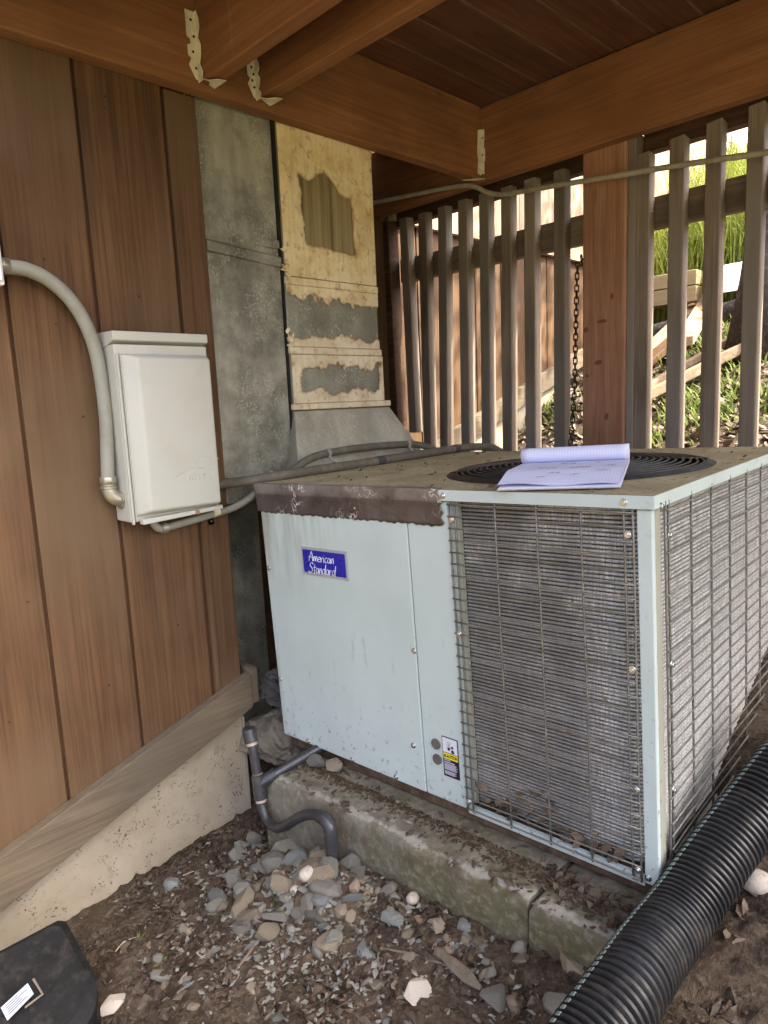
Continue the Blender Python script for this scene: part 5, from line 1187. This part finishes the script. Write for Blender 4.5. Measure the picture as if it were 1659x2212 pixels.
# chips, crumbs and leaf scraps nobody could count
def scatter(name, n, region, size, mat, kind='chip', flat=.4):
    mbs = MB()
    for _ in range(n):
        x_, y_ = region()
        p = Vector((x_, y_, 0))
        if in_house(p): continue
        if on_slab(p):
            if not name.startswith('pad') and random.random() < .86: continue
            p.z = zpad(x_, y_) + .001
        else: p.z = tz(x_, y_) + random.uniform(-.002, .005) + (.0)
        s_ = random.uniform(*size)
        if kind == 'leaf': leafquad(mbs, p, s_); continue
        e = Matrix.Rotation(random.uniform(0, 6.28), 3, 'Z') @ Matrix.Rotation(random.gauss(0, .5), 3, 'X')
        a_, b_2, c_2 = s_ * random.uniform(.7, 1.7), s_ * random.uniform(.4, .8), s_ * flat * random.uniform(.5, 1.2)
        pts = [Vector((-a_, -b_2 * random.random(), 0)), Vector((a_ * .3, -b_2, c_2 * .3)), Vector((a_, b_2 * .2, 0)), Vector((0, b_2, c_2 * .2)), Vector((-.2 * a_, 0, c_2)), Vector((0, 0, -c_2))]
        mbs.add([p + e @ q_ for q_ in pts], [(0, 1, 4), (1, 2, 4), (2, 3, 4), (3, 0, 4), (1, 0, 5), (2, 1, 5), (3, 2, 5), (0, 3, 5)])
    o = link(name, mbs.mesh(name, mat)); o['kind'] = 'stuff'; return o
fore = lambda: (random.uniform(0, 1.35), random.uniform(-.95, .0))
scatter('wood_chips', 3800, fore, (.004, .012), M['chip'])
scatter('bark_flakes', 350, fore, (.009, .018), M['chip'], flat=.35)
scatter('soil_crumbs', 6000, fore, (.002, .006), paint('soil_crumb', (.12, .08, .053), .95, 0, .1, .6, 60), flat=.8)
scatter('soil_clods', 1500, fore, (.006, .016), M['soil'], flat=.9)
scatter('pale_crumbs', 900, fore, (.002, .007), M['st_tan'], flat=.6)
scatter('fine_gravel', 1900, lambda: (random.gauss(.55, .24), random.gauss(-.32, .11)), (.003, .009), M['st_grey'], flat=.6)
scatter('leaf_scraps', 190, fore, (.006, .016), M['leaf_dry'], 'leaf')
def padedge():
    x_ = random.uniform(.30, 1.17); return x_, -.018 + (x_ - 1.165) * .045 - abs(random.gauss(0, .017 + .06 * max(0, x_ - .75)))
scatter('pad_debris', 1700, padedge, (.0015, .005), paint('rusty_debris', (.075, .05, .03), .95, 0, .1, .6, 40), flat=.6)
scatter('pad_leaves', 90, lambda: (random.uniform(.9, 1.17), random.gauss(-.05, .02)), (.006, .014), M['chip'], 'leaf')
scatter('side_leaves', 260, lambda: (random.uniform(1.18, 1.45), random.uniform(.05, .8)), (.008, .02), M['leaf_dry'], 'leaf')
# dirt banked against the right side of the unit
m_ = MB(); m_.grid(lambda a, b: (1.155 + .30 * b, .10 + .75 * a, max(-.15 + .42 * a, -.10 + .30 * a ** .9 + .03 * float(fbm(np.array(a * 14), np.array(b * 9), 3)) - .10 * b)), 60, 24)
o = link('soil_bank', m_.mesh('soil_bank', M['soil'], smooth='all')); o['kind'] = 'structure'
# long splinter, twigs and straws
m_ = MB(); a, b_ = hit((955, 2075)), hit((1040, 2150)); a.z += .012; b_.z += .012; m_.tube([a, a.lerp(b_, .3), a.lerp(b_, .7), b_], [.006, .0115, .0125, .004], 6); solo('bark_splinter', m_, M['st_tan'], 'long pale bark splinter lying diagonally in the foreground', 'bark')
tw = [((505, 2110), (560, 2035), 'grey twig pointing up towards the foundation'), ((825, 2055), (980, 2098), 'thin dark twig along the foreground left of the splinter')]
for p, q, lb in tw:
    a, b_ = hit(p), hit(q); a.z += .006; b_.z += .006; m_ = MB(); md_ = a.lerp(b_, .5) + Vector((.006, 0, .008)); m_.tube(smoothpath([a, md_, b_], 4), .0028, 6); solo('twig', m_, M['twig'], lb, 'twig', smooth='all')
for i, (pts, lb) in enumerate((([(425, 2064), (437, 2073), (455, 2060)], 'curled pale straw in the soil below the grey slate'), ([(395, 1897), (420, 1887)], 'short straw blade near the foundation soil'), ([(505, 1797), (530, 1792), (548, 1806)], 'bent straw left of the drain trap'), ([(715, 1960), (750, 1945), (760, 1938)], 'pale straw among stones right of the weed'), ([(250, 2062), (270, 2040), (300, 2030)], 'forked straw beside the bait station'))):
    P = []
    for p in pts: w_ = hit(p); w_.z += .007; P.append(w_)
    m_ = MB(); m_.tube(smoothpath(P, 4) if len(P) > 2 else P, .0013, 5); solo('straw', m_, M['straw'], lb, 'straw')
def tuft(name, px, n, h, mat, label, cat='weed', wid=.0022):
    p = hit(px) if not isinstance(px, Vector) else px; m_ = MB()
    for k in range(n):
        a = random.uniform(0, 6.28); l_ = h * random.uniform(.6, 1.1); d_ = Vector((math.cos(a), math.sin(a), random.uniform(.4, 1.1))).normalized(); sd = Vector((-math.sin(a), math.cos(a), 0)) * wid
        q1 = p + d_ * l_ * .55; q2 = p + d_ * l_ + Vector((0, 0, -l_ * .25)); m_.add([p - sd, p + sd, q1 + sd * .8, q1 - sd * .8, q2], [(0, 1, 2, 3), (3, 2, 4)])
    return solo(name, m_, mat, label, cat)
tuft('weed', (602, 1950), 26, .034, M['weed_dark'], 'small dark green needle-leaved weed among the stones')
tuft('sprout', (352, 2082), 9, .02, M['weed'], 'tiny pale green sprout in the soil near the bait station', 'sprout', .004)
tuft('sprout', (300, 2035), 12, .028, M['weed'], 'thin green sprout close to the foundation', 'sprout')

# ================================================================== BEYOND THE FENCE
def terr(x_, y_, dz=0): return Vector((x_, y_, tz(x_, y_) + dz))
def litter_mass(name, n, region, size, mat):
    mbs = MB()
    for _ in range(n):
        x_, y_ = region(); leafquad(mbs, terr(x_, y_, random.uniform(.002, .018)), random.uniform(*size))
    o = link(name, mbs.mesh(name, mat)); o['kind'] = 'stuff'
litter_mass('leaf_litter', 4200, lambda: (random.uniform(-.5, 1.2), random.uniform(1.15, 3.1)), (.012, .032), M['leaf_pale'])
def blades(name, n, region, hgt, mat, wid=.004, lean=.35):
    mbs = MB()
    for _ in range(n):
        x_, y_ = region(); p = terr(x_, y_, -.01); a = random.uniform(0, 6.28); h = random.uniform(*hgt); d_ = Vector((math.cos(a) * lean * random.random(), math.sin(a) * lean * random.random(), 1)).normalized(); sd = Vector((math.cos(a + 1.5), math.sin(a + 1.5), 0)) * wid
        q1 = p + d_ * h * .6; q2 = p + d_ * h + Vector((math.cos(a), math.sin(a), -.3)) * h * .18; mbs.add([p - sd, p + sd, q1 + sd * .7, q1 - sd * .7, q2], [(0, 1, 2, 3), (3, 2, 4)])
    o = link(name, mbs.mesh(name, mat)); o['kind'] = 'stuff'
blades('tall_grass', 12000, lambda: (random.uniform(-2.2, 1.2), random.uniform(3.12, 5.0)), (.35, .85), M['grass'], .006)
def weedspots():
    c_ = random.choice(wc); return random.gauss(c_[0], .10), random.gauss(c_[1], .10)
wc = [(hit(p).x, hit(p).y) for p in ((1490, 870), (1480, 920), (1580, 790), (1600, 690), (1500, 760), (1590, 880), (1180, 900), (1420, 850), (1620, 720))]
blades('weeds', 1900, weedspots, (.03, .10), M['weed'], .006, 1.3)
# old planks dumped on the slope
pl = [((1385, 797), (1540, 648), .070, .035, 'firewood', 'highest grey-white plank lying on the slope behind the fence'), ((1375, 832), (1460, 760), .075, .04, 'farsiding', 'reddish plank under the highest pale plank'), ((1478, 770), (1535, 668), .085, .05, 'firewood', 'thick pale split log leaning between the slats'), ((1395, 868), (1610, 748), .055, .035, 'firewood', 'middle long pale plank on the weedy slope'), ((1380, 900), (1640, 770), .06, .05, 'firewood', 'lowest long pale plank nearest the weeds')]
for p, q, w, h, mk, lb in pl:
    a, b_ = hit(p), hit(q); a.z += .05; b_.z += .05; d_ = (b_ - a); d_ = d_ * (1 + .25 / max(d_.length, .3)); s_ = Vector((d_.y, -d_.x, 0)).normalized() * (w / 2); up = Vector((0, 0, h))
    m_ = MB(); e_ = a + d_; m_.hexa([a - s_, a + s_, e_ + s_, e_ - s_, a - s_ + up, a + s_ + up, e_ + s_ + up, e_ - s_ + up]); solo('plank', m_, M[mk], lb, 'plank', 'planks dumped on the slope', bevel=.005)
# retaining timbers at the grass bank
for (x0_, x1_, z0_, z1_, mk, lb) in ((-1.6, .03, 1.405, 1.485, 'timber', 'upper tan retaining timber below the tall grass'), (-1.6, .03, 1.315, 1.400, 'timber', 'lower tan retaining timber below the tall grass')):
    m_ = MB(); m_.box(x0_, x1_, 3.0, 3.09, z0_, z1_); solo('retaining_timber', m_, M[mk], lb, 'timber', bevel=.004)
m_ = MB(); m_.hexa([(.09, 2.95, 1.33), (.30, 2.93, 1.33), (.30, 3.05, 1.36), (.09, 3.07, 1.36), (.09, 3.05, 1.49), (.30, 3.03, 1.49), (.30, 3.1, 1.49), (.09, 3.12, 1.49)]); solo('glint_board', m_, paint('sun_glint_white', (.8, .8, .78), .4), 'board by the bank with its sun glint painted white', 'board', bevel=.004)  # sun glint put in as a plain white surface
m_ = MB(); a, b_ = Vector((-.25, 2.93, tz(-.25, 2.93) + .03)), Vector((.5, 2.9, tz(.5, 2.9) + .03)); m_.tube([a, a.lerp(b_, .5), b_], [.05, .055, .05], 10); solo('fallen_log', m_, M['bark'], 'grey fallen log at the foot of the retaining timbers', 'log', smooth=True)
# tree whose dark trunk stands behind the right slat
def tree(x_, y_, r0, h, lean, label, seed, crown_r=1.3, nleaf=2600):
    random.seed(seed); base = terr(x_, y_, -.05); t = thing('tree', label, 'tree', base)
    pts = [base + Vector((lean[0] * k / 10 + .02 * math.sin(k), lean[1] * k / 10, h * k / 10)) for k in range(11)]; m_ = MB(); m_.tube(pts, [r0 * (1.35 if k == 0 else 1.08 if k == 1 else 1 - .06 * k) for k in range(11)], 18); part('trunk', m_, M['bark'], t, smooth='all')
    m_ = MB(); tip = pts[-1]; tips = []
    for k in range(9):
        a = k * 2.4; s_ = pts[6 + k % 5]; e_ = s_ + Vector((math.cos(a) * crown_r * .7, math.sin(a) * crown_r * .7, .5 + .5 * random.random())); m_.tube(smoothpath([s_, s_.lerp(e_, .5) + Vector((0, 0, .15)), e_], 3), [r0 * .35, r0 * .3, r0 * .27, r0 * .22, r0 * .18, r0 * .12, r0 * .06], 7); tips += [e_, s_.lerp(e_, .6)]
    part('limb', m_, M['bark'], t, smooth='all'); m_ = MB()
    for k in range(nleaf):
        c_ = random.choice(tips); p = c_ + Vector((random.gauss(0, .35), random.gauss(0, .35), random.gauss(0, .25))) * crown_r; leafquad(m_, p, random.uniform(.03, .06))
    o = part('crown', m_, M['tree_leaf'], t); o['kind'] = 'stuff'
tp_ = onY((1632, 840), 2.35)
tree(tp_.x, 2.35, .105, 3.6, (.15, .1), 'dark rough-barked tree trunk close behind the rightmost slat', 21)
tree(1.6, 9.5, .16, 5.0, (.2, 0), 'leafy tree on the hilltop beyond the fence', 22, 2.0, 3500)
random.seed(99)
# neighbour's pale building up the hill
nb = thing('neighbour_house', 'pale board building up the hill beyond the fence', 'building', (-3.5, 11, 3))
m_ = MB(); m_.box(-9, -2.55, 10.0, 14, 2.5, 6.2); part('wall', m_, paint('cream_wall_paint', (.74, .72, .66), .8), nb)
for k in range(32): 
    m_ = MB(); x_ = -8.98 + k * .2; m_.box(x_, x_ + .195, 9.985, 9.998, 2.6, 6.1); part('board', m_, paint('cream_board_paint', (.78, .76, .70), .8) if k == 0 else bpy.data.materials['cream_board_paint'], nb)
m_ = MB(); m_.prism([(-9.4, 9.6, 6.21), (-2.2, 9.6, 6.21), (-2.2, 12, 7.6), (-9.4, 12, 7.6)], (0, 0, .12)); part('roof', m_, paint('dark_shingle', (.08, .07, .065), .9), nb)
def bush(c_, r_, n, label, seed, mat):
    random.seed(seed); t = thing('bush', label, 'bush', c_); m_ = MB()
    for k in range(n):
        d_ = Vector((random.gauss(0, 1), random.gauss(0, 1), abs(random.gauss(0, .8)))); d_ = d_.normalized() * r_ * random.uniform(.5, 1) ** .5; leafquad(m_, Vector(c_) + d_, random.uniform(.02, .05))
    o = part('foliage', m_, mat, t); o['kind'] = 'stuff'; m_ = MB()
    for k in range(6):
        a = k * 1.05; m_.tube([c_ + Vector((0, 0, -.1)), c_ + Vector((math.cos(a) * r_ * .5, math.sin(a) * r_ * .5, r_ * .6))], [.02, .006], 5)
    part('stem', m_, M['bark'], t)
bush(terr(-1.2, 6.3, -.1), .42, 1600, 'green bush in front of the far building', 31, M['grass']); bush(terr(.9, 6.6, .1), .6, 2000, 'green bush on the bank right of the far building', 32, M['weed'])
